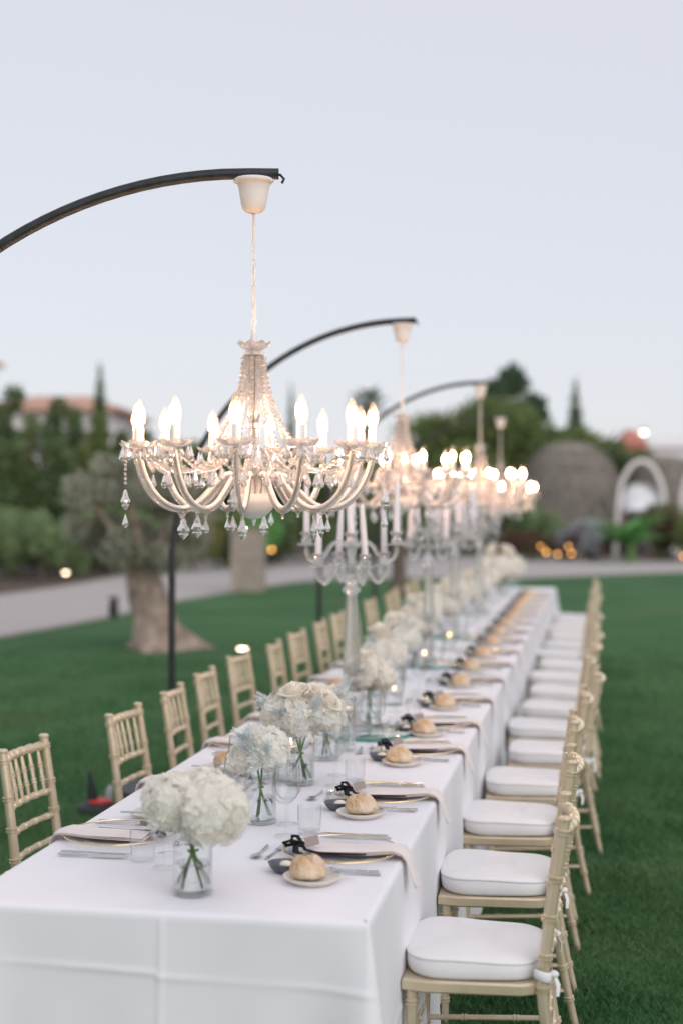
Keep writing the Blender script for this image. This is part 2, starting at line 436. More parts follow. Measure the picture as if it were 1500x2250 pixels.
def tree(name, loc, crown, trunk, label, cat='tree', group=None, scale=(1, 1, 1), rz=0.0):
    e = empty(name, loc, rz); e.scale = scale
    link('crown', crown, e)
    if trunk: link('trunk', trunk, e)
    return tag(e, label, cat, group)
# unit shapes (height about 1)
def column_clumps(seed, n=9, w=.13):
    rg = random.Random(seed); out = []
    for i in range(n):
        t = i / (n - 1); ww = w * (.75 + .5 * math.sin(PI * min(1, t * 1.05 + .18))) * (1 - t * .45)
        out.append(((rg.uniform(-.3, .3) * w, rg.uniform(-.3, .3) * w, .1 + .82 * t), (ww, ww, .085)))
    return out
def spire_clumps(seed, w=.07):
    return [((0, 0, .06 + .9 * i / 11), (w * (1 - (i / 11) ** 1.6) + .008, w * (1 - (i / 11) ** 1.6) + .008, .06)) for i in range(12)]
def round_clumps(seed, n=14, z=.62, rx=.36, rz=.28, r=.17):
    rg = random.Random(seed); out = []
    for i in range(n):
        a = rg.uniform(0, 2 * PI); q = math.sqrt(rg.random()); zz = rg.uniform(-1, 1)
        k = math.sqrt(max(.05, 1 - zz * zz * .8))
        s_ = r * rg.uniform(.7, 1.25)
        out.append(((math.cos(a) * rx * q * k, math.sin(a) * rx * q * k, z + zz * rz), (s_, s_, s_ * .8)))
    return out
def bush_clumps(seed, n=8, rx=.42):
    rg = random.Random(seed)
    return [((rg.uniform(-rx, rx), rg.uniform(-rx, rx), rg.uniform(.22, .72)), (rg.uniform(.2, .32),) * 3) for _ in range(n)]
colm = [crown_mesh('column_crown%d' % k, 4600, column_clumps(k, w=.15), .038, ('dark_leaf', 'mid_leaf')[k % 2], .5, k, .35, .5) for k in range(3)]
spire = crown_mesh('spire_crown', 6000, spire_clumps(1), .022, 'dark_leaf', .4, 5, .4, 1.0)
rnd = [crown_mesh('round_crown%d' % k, 9000, round_clumps(k + 3), .042, ('mid_leaf', 'dark_leaf')[k % 2], .55, k + 9, .4) for k in range(3)]
wide = crown_mesh('wide_crown', 12000, round_clumps(21, 20, .55, .5, .36, .2), .04, 'mid_leaf', .55, 31, .4)
def bush_mesh(m, k): return crown_mesh('bush_%s%d' % (m, k), 3600, bush_clumps(k), .075, m, .45, k + 40, .35, .3)
tr1 = trunk_mesh('tree_trunk', .6, .035, .018, 5)

bg_trees = [  # photo column, distance, height, width factor, kind, label
    (8, 36, 4.75, 1.15, 0, 'broad dark evergreen column beside the villa tower'),
    (62, 38, 4.15, 1.1, 1, 'mid green evergreen column next to the villa tower tree'),
    (118, 36, 4.45, 1.2, 2, 'dense evergreen column in front of the white villa wall'),
    (163, 38, 4.35, 1.0, 0, 'ragged evergreen column in front of the tiled villa roof'),
    (205, 37, 4.1, 1.2, 1, 'evergreen column just before the tall thin cypress'),
    (262, 39, 3.75, 1.2, 2, 'shorter evergreen column behind the olive tree crown'),
    (325, 41, 3.9, 1.25, 0, 'evergreen column behind the first chandelier bulbs')]
for x, d, h, w, k, lb in bg_trees:
    tree('evergreen_tree', P(x, d), colm[k], tr1, lb, 'tree', 'evergreens before the villa', (h * w * .85, h * w * .85, h), x * .7)
tree('cypress_tree', P(220, 46), spire, tr1, 'tall thin cypress rising above the villa roof', 'tree', 'cypress trees', (8.2, 8.2, ZY(800, 46)), 0)
tree('cypress_tree', P(640, 60), spire, tr1, 'slim far cypress behind the chandelier bead strands', 'tree', 'cypress trees', (5, 5, ZY(838, 60)), 1)
tree('cypress_tree', P(1263, 52), spire, tr1, 'pointed cypress behind the thatched shelter', 'tree', 'cypress trees', (10, 10, ZY(834, 52)), 2)
tree('broad_tree', P(430, 44), rnd[0], tr1, 'round tree behind the first chandelier', 'tree', 'round garden trees', (4.4, 4.4, 3.6), 1)
tree('broad_tree', P(520, 46), rnd[1], tr1, 'dark round tree behind the stone block pillar', 'tree', 'round garden trees', (4.8, 4.8, 3.3), 2)
tree('broad_tree', P(640, 45), rnd[1], tr1, 'dark round tree behind the first candelabrum', 'tree', 'round garden trees', (5.0, 5.0, 3.2), 3)
tree('broad_tree', P(760, 48), rnd[0], tr1, 'round tree below the fan palm', 'tree', 'round garden trees', (5.2, 5.2, 3.4), 4)
tree('broad_tree', P(965, 50), wide, tr1, 'wide green tree behind the second and third chandeliers', 'tree', 'round garden trees', (5.0, 5.0, 4.6), 5)
tree('broad_tree', P(1080, 49), wide, tr1, 'wide green tree in front of the tall umbrella pine', 'tree', 'round garden trees', (5.2, 5.2, 5.0), 1.2)
tree('broad_tree', P(1180, 50), rnd[2], tr1, 'round tree between the open pine and the pointed cypress', 'tree', 'round garden trees', (5.2, 5.2, 4.6), 2.2)
tree('broad_tree', P(1245, 50), rnd[1], tr1, 'dark round tree at the foot of the pointed cypress', 'tree', 'round garden trees', (3.8, 3.8, 4.4), 3.2)
tree('broad_tree', P(1325, 51), rnd[1], tr1, 'low dark tree between the cypress and the red house', 'tree', 'round garden trees', (4.6, 4.6, 4.0), 4.2)
pine = crown_mesh('pine_crown', 8000, [((-.16, 0, .80), (.12, .13, .10)), ((.05, .1, .90), (.14, .13, .09)), ((.17, -.05, .74), (.13, .13, .10)), ((-.02, -.12, .70), (.14, .12, .09)), ((.24, .1, .60), (.10, .1, .08)), ((-.22, .05, .58), (.11, .1, .08)), ((.04, 0, .52), (.15, .14, .1))], .05, 'palm_leaf', .3, 77, .3, .4)
tree('pine_tree', P(1122, 53), pine, trunk_mesh('pine_trunk', .8, .03, .015, 7, seed=3), 'tall open pine with sky showing through its crown', 'tree', None, (4.6, 4.6, ZY(796, 53)), .5)

def palm(loc, h, rad, label, seed):
    rg = random.Random(seed); e = empty('fan_palm', loc)
    mb = MB(); mb.tube([(0, 0, 0), (.05, 0, h * .5), (0, .04, h)], [.19, .15, .14], 8); mb.build('trunk', 'bark_dark', e)
    mb = MB()
    for i in range(46):
        a = rg.uniform(0, 2 * PI); t = rg.uniform(-.5, 1.35); l = rad * rg.uniform(.7, 1.05)
        d = Vector((math.cos(a) * math.cos(t), math.sin(a) * math.cos(t), math.sin(t)))
        side = d.cross(Vector((0, 0, 1))).normalized(); base = Vector((0, 0, h)) + d * l * .42
        mb.tube([(0, 0, h), base], .012, 4)
        for j in range(9):
            b = (j - 4) * .2; q = (d * math.cos(b) + side * math.sin(b)).normalized(); tip = base + q * l * .58 + Vector((0, 0, -.1 * l))
            w = q.cross(Vector((.1, .2, 1))).normalized() * .028 * rad
            mb.add([base, base + q * l * .25 + w, tip, base + q * l * .25 - w], [(0, 1, 2, 3)])
    mb.build('crown', 'palm_leaf', e, smooth=False)
    return tag(e, label, 'palm tree')
palm(P(808, 52), ZY(885, 52) - .15, .95, 'fan palm rising above the trees behind the second chandelier', 3)
pt = P(875, 27)
e = empty('palm_stump', pt); mb = MB()
mb.tube([(0, 0, 0), (.01, 0, .3), (0, .01, .7), (0, 0, 1.05), (0, 0, 1.2)], [.19, .14, .13, .14, .12], 10); mb.build('trunk', 'bark_dark', e)
link('crown', crown_mesh('stump_crown', 900, [((0, 0, 1.35), (.28, .28, .2))], .14, 'dark_leaf', .3, 5, .1, .4), e)
tag(e, 'short dark palm trunk at the lawn edge behind the second candelabrum', 'palm tree')

# bushes along the beds
bushes = [  # column, distance, height, width, material, label
    (-25, 32, 1.75, 1.3, 'pale_leaf', 'pale green feathery shrub below the villa tower evergreen'),
    (38, 33, 1.85, 1.3, 'pale_leaf', 'pale green feathery shrub beside the paved terrace'),
    (92, 32, 1.7, 1.2, 'pale_leaf', 'pale green shrub behind the round glowing garden lamp'),
    (150, 33, 1.75, 1.3, 'pale_leaf', 'pale green shrub tucked behind the olive tree crown'),
    (215, 35, 1.7, 1.5, 'mid_leaf', 'mid green shrub behind the leaning olive trunk'),
    (345, 36, 1.7, 1.5, 'pale_leaf', 'pale shrub behind the black lamp pole'),
    (425, 36, 1.75, 1.4, 'gold_leaf', 'golden brown shrub between lamp pole and stone pillar'),
    (475, 38, 1.7, 1.5, 'mid_leaf', 'green shrub just behind the stone block pillar'),
    (555, 38, 1.55, 1.6, 'bright_leaf', 'bright green shrub right behind the stone block pillar'),
    (620, 40, 1.75, 2.0, 'dark_leaf', 'dark hedge shrub behind the amber path lamp'),
    (700, 41, 1.8, 2.0, 'dark_leaf', 'dark hedge shrub behind the first candelabrum tapers'),
    (780, 42, 1.8, 2.0, 'dark_leaf', 'dark hedge shrub behind the first candelabrum cups'),
    (855, 42, 1.8, 2.0, 'dark_leaf', 'dark hedge shrub behind the short palm trunk'),
    (1000, 46, 1.8, 2.2, 'dark_leaf', 'dark shrub behind the third chandelier'),
    (1125, 44, 1.2, 1.2, 'mid_leaf', 'green shrub at the near edge of the thatched shelter'),
    (1175, 43, 2.1, 1.2, 'pale_leaf', 'tall yellow green shrub beside the thatched shelter'),
    (1165, 42, 1.0, 1.3, 'rust_leaf', 'rust brown shrub beside the cluster of amber lamps'),
    (1225, 42.5, .95, 1.2, 'rust_leaf', 'rust brown shrub behind the amber lamps'),
    (1272, 42, 1.35, 1.3, 'silver_bush', 'silver grey shrub in front of the thatched shelter'),
    (1320, 42, 1.15, 1.2, 'rust_leaf', 'dark rust shrub next to the silver shrub'),
    (1470, 42, 1.75, 1.5, 'rust_leaf', 'tall dark shrub beside the big green leaved plant'),
    (1440, 43, 1.95, 1.1, 'mid_leaf', 'green shrub below the white hanging chair'),
    (1530, 42, 1.6, 1.6, 'mid_leaf', 'green shrub beyond the tall dark shrub'),
    (1300, 46, 1.45, 1.1, 'gold_leaf', 'yellow shrub between silver shrub and hanging chair')]
for i, (x, d, h, w, m, lb) in enumerate(bushes):
    e = empty('garden_shrub', P(x, d), i * 1.3); e.scale = (w, w, h)
    link('foliage', bush_mesh(m, i % 2), e); link('stem', trunk_mesh('shrub_stem', .45, .03, .015, 5, seed=2), e)
    tag(e, lb, 'shrub', 'shrubs in the garden beds')
# big-leaved plant
e = empty('banana_plant', P(1385, 41)); e.scale = (1.35, 1.35, 1.3); rg = random.Random(4)
mb = MB(); mb.tube([(0, 0, 0), (0, 0, .5)], [.12, .08], 8); mb.build('stem', 'stem_green', e)
for i in range(22):
    a = 2 * PI * i / 22 + rg.uniform(-.3, .3); l = rg.uniform(.7, 1.25); w = rg.uniform(.13, .2); lift = rg.uniform(.25, 1.4); mb = MB(); pr = []
    for j in range(7):
        t = j / 6; r = l * t * math.cos(lift * (1 - .35 * t)); z = .4 + l * 1.1 * math.sin(lift) * (t - .45 * t * t)
        ww = w * math.sin(PI * min(.97, t * .9 + .07)); s_ = (-math.sin(a) * ww, math.cos(a) * ww)
        pr += [(math.cos(a) * r + s_[0], math.sin(a) * r + s_[1], z - .03), (math.cos(a) * r, math.sin(a) * r, z), (math.cos(a) * r - s_[0], math.sin(a) * r - s_[1], z - .03)]
    mb.add(pr, [(3 * j + k, 3 * j + k + 1, 3 * j + k + 4, 3 * j + k + 3) for j in range(6) for k in range(2)])
    mb.build('leaf', 'bright_leaf', e)
tag(e, 'bright green plant with big arching leaves below the white hanging chair', 'plant')

# the olive tree
ob = G(345, 1424); e = empty('olive_tree', ob)
mb = MB(); rg = random.Random(8)
axis = [(.12, 0, -.03), (.05, 0, .10), (-.03, .02, .32), (-.08, .02, .56), (-.15, .04, .80), (-.20, .05, 1.02)]
rads = [.52, .36, .25, .215, .20, .17]
vs = []; nn = 28
for i, (c, r) in enumerate(zip(axis, rads)):
    for k in range(nn):
        a = 2 * PI * k / nn
        rr = r * (1 + (.24 if i < 2 else .17) * math.sin(3 * a + i * .9) + .12 * math.sin(7 * a - i * 1.3) + .06 * math.sin(13 * a + 2 * i))
        vs.append((c[0] + rr * math.cos(a), c[1] + rr * math.sin(a), c[2]))
mb.add(vs, [(i * nn + k, i * nn + (k + 1) % nn, (i + 1) * nn + (k + 1) % nn, (i + 1) * nn + k) for i in range(len(axis) - 1) for k in range(nn)])
for k in range(7):
    a = k * .9 + .3; l = rg.uniform(.6, .95)
    mb.tube([(-.17, .04, .85), (-.17 + math.cos(a) * .18, math.sin(a) * .18, 1.15), (-.17 + math.cos(a) * l * .7, math.sin(a) * l * .7, 1.2 + l * .45), (-.17 + math.cos(a) * l, math.sin(a) * l, 1.25 + l * .8)], [.11, .08, .045, .02], 8)
mb.build('trunk', 'bark_olive', e, angle=60)
oc = []
for i in range(44):
    a = rg.uniform(0, 2 * PI); q = math.sqrt(rg.random()); zz = rg.uniform(-1, 1); k = math.sqrt(1 - zz * zz * .75)
    oc.append(((-.22 + math.cos(a) * .92 * q * k, math.sin(a) * .8 * q * k, 1.66 + .60 * zz), (rg.uniform(.11, .22),) * 3))
oc += [((.35, -.1, 1.12), (.2, .2, .16)), ((-.8, 0, 1.35), (.22, .2, .25)), ((.5, .1, 1.45), (.2, .2, .25)), ((-.05, -.2, 1.15), (.22, .2, .15)), ((.18, -.25, 1.08), (.22, .2, .2)), ((-.45, -.2, 1.15), (.24, .2, .2)), ((.05, .1, 1.25), (.3, .25, .2)), ((-.3, -.35, 1.3), (.25, .2, .22))]
link('crown', crown_mesh('olive_crown', 21000, oc, .075, 'olive_leaf', .26, 90, .25, .3), e)
tag(e, 'old olive tree with a thick gnarled trunk standing on the lawn', 'tree')

# stone block pillar
pb = G(546, 1298); e = empty('stone_pillar', pb, TH * .6); 
for k in range(4):
    w = .31 - .006 * (k % 2); mb = MB(); mb.box((-w, -w, .302 * k), (w, w, .302 * k + .296)); o = mb.build('block', 'stone_block', e, smooth=False)
mb = MB(); mb.box((-.34, -.34, 1.208), (.34, .34, 1.25)); mb.build('cap', 'stone_block', e, smooth=False)
tag(e, 'square stone block pillar at the lawn edge beside the gravel path', 'pillar')

# villa behind the evergreens
def villa(name, x0, x1, d, ztop, label, wallm, roofm, depth=8.0, wins=5, eave=.5):
    a = P(x0, d); b = P(x1, d); w = (b - a).length; ang = math.atan2(b.y - a.y, b.x - a.x)
    e = empty(name, a, ang)
    mb = MB(); mb.box((0, 0, 0), (w, depth, ztop)); mb.build('wall', wallm, e, smooth=False)
    mb = MB(); zr = ztop + .02
    mb.add([(-eave, -eave, zr), (w + eave, -eave, zr), (w + eave, depth + eave, zr), (-eave, depth + eave, zr), (-eave, -eave, zr + .14), (w + eave, -eave, zr + .14), (w + eave, depth + eave, zr + .14), (-eave, depth + eave, zr + .14), (w * .3, depth / 2, zr + 1.0), (w * .7, depth / 2, zr + 1.0)],
           [(3, 2, 1, 0), (0, 1, 5, 4), (1, 2, 6, 5), (2, 3, 7, 6), (3, 0, 4, 7), (4, 5, 9, 8), (5, 6, 9), (6, 7, 8, 9), (7, 4, 8)])
    mb.build('roof', roofm, e, smooth=False)
    for i in range(wins):
        xx = w * (i + .5) / wins
        for zz in ((ztop - 2.0, 1.3), (1.0, 1.4)):
            f = MB(); f.box((xx - .5, -.05, zz[0]), (xx + .5, .02, zz[0] + zz[1])); fo = f.build('window', 'sleeve_white', e, smooth=False)
            for sx in (-1, 1):
                p_ = MB(); cx = xx + sx * .235; p_.box((cx - .2, -.062, zz[0] + .06), (cx + .2, -.052, zz[0] + zz[1] - .06)); p_.build('pane', 'dark_pane', fo, smooth=False)
    return tag(e, label, 'house')
villa('villa', -60, 248, 62, ZY(905, 62), 'white villa with terracotta tiled roof behind the evergreens', 'plaster', 'terracotta', 9, 5)
villa('villa_tower', -230, -72, 60, ZY(785, 60), 'tall white tower wing of the villa with a low tiled roof', 'plaster', 'terracotta', 5, 2, .35)
villa('red_house', 1372, 1421, 85, ZY(985, 85) + .2, 'small red walled house beyond the low dark tree', 'red_plaster', 'red_plaster', 4, 1, .05)
villa('white_house', 1422, 1640, 95, ZY(985, 95), 'long low white house beyond the thatched shelters', 'plaster', 'plaster', 6, 5, .2)

# thatched shelters
def shelter(loc, rad, ztop, zlow, label, seed):
    e = empty('thatched_shelter', loc); rg = np.random.default_rng(seed)
    prof = [(rad * math.cos(t) ** .70 if t < PI / 2 - .01 else .02, zlow + (ztop - zlow) * math.sin(t)) for t in np.linspace(0, PI / 2, 14)]
    prof = [(r * (1 + .035 * ((i % 4) == 0) + .018 * ((i % 4) == 1)), z) for i, (r, z) in enumerate(prof)]
    inner = [(r * .90, z - .07) for r, z in reversed(prof)]
    mb = MB(); mb.shell(list(prof), 40); mb.shell(inner, 40); ro = mb.build('thatch_roof', 'thatch', e, angle=None)
    n = 7000; t = rg.uniform(0, 1.35, n); a = rg.uniform(0, 2 * PI, n)
    r = rad * np.cos(t) ** .70; z = zlow + (ztop - zlow) * np.sin(t)
    t2 = np.maximum(t - .22, -.08); r2 = rad * np.cos(t2) ** .70 + rg.uniform(.02, .12, n); z2 = zlow + (ztop - zlow) * np.sin(t2) - rg.uniform(0, .06, n)
    w = .022; a2 = a + rg.normal(size=n) * .02
    def pt_(r, a, z): return np.stack([r * np.cos(a), r * np.sin(a), z], 1)
    da = w / np.maximum(r, .2)
    v = np.stack([pt_(r + .01, a - da, z), pt_(r + .01, a + da, z), pt_(r2, a2 + da, z2), pt_(r2, a2 - da, z2)], 1).reshape(-1, 3)
    tag(link('straw', np_mesh('straw', v, 4, 'thatch'), ro), kind='stuff')
    for k in range(6):
        aa = k * PI / 3 + .2; mb = MB(); mb.tube([(math.cos(aa) * rad * .8, math.sin(aa) * rad * .8, 0), (math.cos(aa) * rad * .8, math.sin(aa) * rad * .8, zlow + .3)], .06, 8); mb.build('post', 'timber', e)
    mb = MB(); mb.lathe([(rad * .55, .0), (rad * .6, .1), (rad * .6, .42), (rad * .57, .5)], 28); mb.build('daybed', 'white_fabric', e)
    return tag(e, label, 'shelter', 'thatched shelters beyond the path')
shelter(P(1250, 47), 1.78, ZY(972, 47), 1.15, 'round thatched shelter behind the silver shrub', 1)
shelter(P(1345, 53), 1.5, ZY(990, 53), 1.2, 'thatched shelter half hidden behind the silver shrub shelter', 2)
shelter(P(1455, 50), 1.45, ZY(1000, 50), 1.2, 'thatched shelter behind the white hanging chairs', 3)
def hanging_chair(loc, rz, label):
    e = empty('hanging_chair', loc, rz); mb = MB()
    mb.tube([(-.72 * math.cos(PI * t / 16) , 0, 1.5 + 1.5 * math.sin(PI * t / 16)) if 0 < t < 16 else ((-.72, 0, 1.5) if t == 0 else (.72, 0, 1.5)) for t in range(17)], .075, 10)
    mb.tube([(-.72, 0, 1.5), (-.76, 0, .7), (-.82, 0, 0)], .075, 10); mb.tube([(.72, 0, 1.5), (.76, 0, .7), (.82, 0, 0)], .075, 10); mb.build('stand', 'white_metal', e)
    mb = MB(); mb.tube([(0, 0, 2.98), (0, 0, 2.3)], .012, 6); mb.build('rope', 'timber', e)
    vs = []; nu, nv = 18, 10
    for i in range(nv):
        t = i / (nv - 1) * 2.5; 
        for k in range(nu):
            a = PI * (.0 + 1.0 * k / (nu - 1)); r = .64 * math.sin(t * .95 + .15)
            vs.append((r * math.cos(a), r * math.sin(a) * .8, 2.32 - .62 * t * .62))
    mb = MB(); mb.add(vs, [(i * nu + k, i * nu + k + 1, (i + 1) * nu + k + 1, (i + 1) * nu + k) for i in range(nv - 1) for k in range(nu - 1)]); mb.build('shell', 'white_fabric', e)
    mb = MB(); mb.ball((0, .06, 1.5), (.56, .40, .16), 16, 8); mb.ball((0, .22, 1.90), (.52, .16, .42), 14, 8); mb.build('cushion', 'white_fabric', e)
    return tag(e, label, 'hanging chair', 'white hanging chairs')
hanging_chair(P(1408, 44), TH, 'white arched hanging chair with white cushions above the big leaved plant')
hanging_chair(P(1545, 45), TH, 'second white hanging chair beyond the big leaved plant')

# garden lamps
def garden_lamp(loc, z, r, label, m='garden_lamp', group='amber garden lamps'):
    e = empty('garden_lamp', loc, TH); mb = MB(); mb.tube([(0, 0, 0), (0, 0, z)], .014, 6); mb.build('stake', 'black_metal', e)
    mb = MB(); mb.shell([(r * .8, z - r * .2), (r * 1.25, z + r), (r * 1.3, z + r * 1.15), (r * .2, z + r * 1.9)], 12); mb.build('hood', 'black_metal', e)
    mb = MB(); mb.ball((0, 0, z + r * .25), r, 12, 8); mb.build('lens', m, e); return tag(e, label, 'garden lamp', group)
garden_lamp(P(145, 31), ZY(1258, 31), .05, 'round glowing garden lamp in the bed beside the terrace', 'lamp_white')
garden_lamp(P(597, 37), ZY(1207, 37), .05, 'amber garden lamp beside the stone block pillar')
for x, y, r, lb in ((1187, 1200, .04, 'upper amber lamp in the rust shrubs'), (1199, 1213, .05, 'amber lamp at the foot of the rust shrubs'), (1224, 1217, .045, 'amber lamp between the rust shrubs'),
                (1248, 1200, .04, 'upper orange lamp beside the silver shrub'), (1254, 1216, .045, 'orange lamp at the foot of the silver shrub'), (1500, 1222, .045, 'orange lamp below the tall dark shrub'), (1104, 1203, .045, 'amber lamp past the far end of the table')):
    garden_lamp(P(x, 41), ZY(y, 41), r, lb)
garden_lamp(P(1413, 84), ZY(950, 84), .14, 'bright lamp standing by the red walled house', 'lamp_white')
# path bollard and lawn light
bb = G(250, 1357); e = empty('path_bollard', bb); mb = MB()
mb.lathe([(.075, 0), (.075, .22), (.055, .222), (.055, .26), (.075, .262), (.075, .32), (.0, .325)], 16); mb.build('body', 'black_metal', e)
mb = MB(); mb.box((-.059, -.002, .226), (-.0555, .030, .256)); mb.build('lens', 'lamp_white', e, smooth=False); tag(e, 'short black bollard light on the lawn beside the gravel path', 'bollard')
lb_ = G(533, 1434); e = empty('lawn_light', lb_); mb = MB()
mb.lathe([(.085, 0), (.085, .03), (.075, .04)], 18); mb.build('body', 'black_metal', e)
mb = MB(); mb.lathe([(.06, .04), (.045, .052), (0, .056)], 16); mb.build('lens', 'lamp_white', e); tag(e, 'small round lit light set in the lawn near the olive tree', 'garden lamp')

# ================================================================== TABLE AND CLOTH
NT = 6; tl = (TY1 - TY0 - .10) / NT
def table_proto():
    e = empty('folding_table'); w = (TX1 - TX0) / 2 - .03; l = tl / 2 - .01
    mb = MB(); mb.box((-w, -l, .715), (w, l, .748)); mb.build('tabletop', 'timber', e, smooth=False)
    for sx in (-1, 1):
        for sy in (-1, 1):
            mb = MB(); mb.tube([(sx * (w - .1), sy * (l - .2), 0), (sx * (w - .1), sy * (l - .2), .715)], .018, 8); mb.build('leg', 'black_metal', e)
    return e
tp = Proto(table_proto())
for k in range(NT):
    tp.put((TC, TY0 + .05 + tl * (k + .5), 0), 0, 'folding table under the white tablecloth, %s from the hydrangea end' % ORD[k], 'table', 'folding tables set end to end')
def cloth():
    w, l = TX1 - TX0, TY1 - TY0; rc = .02
    # perimeter, finely divided, counter clockwise from the near corner on the lawn side
    pts = []
    def edge(a, b, n, nx, ny):
        for i in range(n): t = i / n; pts.append((a[0] + (b[0] - a[0]) * t, a[1] + (b[1] - a[1]) * t, nx, ny))
    ny_, nx_ = 560, 180
    edge((TX1, TY0), (TX1, TY1), ny_, 1, 0); edge((TX1, TY1), (TX0, TY1), nx_, 0, 1)
    edge((TX0, TY1), (TX0, TY0), ny_, -1, 0); edge((TX0, TY0), (TX1, TY0), nx_, 0, -1)
    n = len(pts); corners = [0, ny_, ny_ + nx_, 2 * ny_ + nx_]
    cpos = [(TX1, TY0), (TX1, TY1), (TX0, TY1), (TX0, TY0)]
    drops = [0, .004, .012, .025, .05, .08, .105] + [.12 + .006 * q for q in range(14)] + [.22, .26, .30, .34, .37] + [.385 + .008 * q for q in range(6)] + [.46, .50, .55, .60, .65, .70, .735]
    vs = []
    def rip(s, v):
        return (math.sin(s * 7.1 + 1.3 * math.sin(s * 1.9)) * .55 + math.sin(s * 13.7 + 2 * math.sin(s * 2.3) + 1) * .3 + math.sin(s * 3.1 + .4) * .5)
    for j, dz in enumerate(drops):
        for i, (x, y, nx, ny) in enumerate(pts):
            s = x * 1.0 + y * 1.13
            dc = min(math.hypot(x - c[0], y - c[1]) for c in cpos)
            ex = nx; ey = ny
            if i in corners:
                k = corners.index(i); pv = pts[i - 1]; ex = (nx + pv[2]); ey = (ny + pv[3])
            if dz <= 0: off = -.012; z = TZ
            else:
                q = min(dz, .012) / .012
                off = -.012 + .012 * math.sin(q * PI / 2); z = TZ - .012 * (1 - math.cos(q * PI / 2)) - max(0, dz - .012)
            v = max(0, dz - .02) / .72
            off += v * .022 + (.026 * v ** 1.15) * rip(s, v) * (.35 + .65 * min(1, dc / .25))
            # corner fold: cloth stands out as a soft cone below each corner
            cf = math.exp(-(dc / .075) ** 2)
            off += v ** .9 * .085 * cf - v * .016 * math.exp(-((dc - .17) / .07) ** 2)
            if ny == -1 and i not in corners:
                off += .0036 * math.exp(-((x - TC - .012) / .009) ** 2) * min(1, dz / .03)                # pressed lengthwise fold
                off += .0036 * math.exp(-((dz - .155 - .008 * (x > TC) - .016 * (x - TC)) / .009) ** 2) * (.7 + .3 * math.sin(x * 9))
                off += .007 * math.sin(x * 11 + 1.2) * v + .004 * math.sin(x * 23 + dz * 5) * v
            elif abs(nx) == 1:
                off += .005 * math.exp(-((dz - .40) / .009) ** 2) * (.5 + .5 * math.sin(y * 1.7))
            vs.append((x + ex * off, y + ey * off, z))
    fs = []; m = len(drops)
    for j in range(m - 1):
        for i in range(n): fs.append((j * n + i, (j + 1) * n + i, (j + 1) * n + (i + 1) % n, j * n + (i + 1) % n))
    # top sheet: a grid welded to the first ring
    idx = {}
    def ring_index(a, b):
        if b == 0: return 2 * ny_ + nx_ + a if a < nx_ else 0
        if b == ny_: return ny_ + (nx_ - a)
        if a == nx_: return b
        if a == 0: return 2 * ny_ + nx_ - b
        return None
    for b in range(ny_ + 1):
        for a in range(nx_ + 1):
            r = ring_index(a, b)
            if r is None:
                x = TX0 + .012 + (w - .024) * a / nx_; y = TY0 + .012 + (l - .024) * b / ny_
                z = TZ + .0013 * math.exp(-((x - TC - .012) / .012) ** 2) + .0005 * math.sin(x * 9 + y * 3) * math.sin(y * 5.1) \
                    + .0014 * math.exp(-(((y - TY0) % 1.14 - .57) / .012) ** 2)
                idx[(a, b)] = len(vs); vs.append((x, y, z))
            else: idx[(a, b)] = r
    for b in range(ny_):
        for a in range(nx_): fs.append((idx[(a, b)], idx[(a + 1, b)], idx[(a + 1, b + 1)], idx[(a, b + 1)]))
    o = MB().add(vs, fs).build('tablecloth', 'linen', angle=None)
    tag(o, 'white tablecloth draped to the grass over the whole long table', 'tablecloth')
cloth()

# ================================================================== CHAIRS
def bamboo(mb, path, r, rings, n=8, rr=1.28):
    """a turned rod along path (list of points) with ring collars at fractions"""
    pts = [Vector(p) for p in path]; L_ = [0]
    for a, b in zip(pts, pts[1:]): L_.append(L_[-1] + (b - a).length)
    T = L_[-1]
    def at(s):
        s = max(0, min(T, s))
        for i in range(len(pts) - 1):
            if s <= L_[i + 1] + 1e-9: return pts[i].lerp(pts[i + 1], (s - L_[i]) / (L_[i + 1] - L_[i]))
        return pts[-1]
    st = [(0, r if not hasattr(r, '__call__') else r(0))]
    rf = r if hasattr(r, '__call__') else (lambda t: r)
    ss = [(L_[i], rf(L_[i] / T)) for i in range(len(pts))]
    for f in rings:
        for q in (-.0055, .0055):
            c = f * T + q
            for o_, k in ((-.0042, 1), (-.0022, rr), (.0022, rr), (.0042, 1)): ss.append((c + o_, rf(f) * k))
    ss = sorted({round(a, 5): b for a, b in ss if 0 <= a <= T}.items())
    mb.tube([at(a) for a, b in ss], [b for a, b in ss], n)
def seat_outline(sc=1.0, n=44, d=.20, wf=.215, wb=.19):
    out = []
    for i in range(n):
        a = 2 * PI * i / n; c, s = math.cos(a), math.sin(a); e_ = .56
        x = d * math.copysign(abs(c) ** e_, c); w = (wf + wb) / 2 - (wf - wb) / 2 * x / d
        out.append((x * sc, w * math.copysign(abs(s) ** e_, s) * sc))
    return out
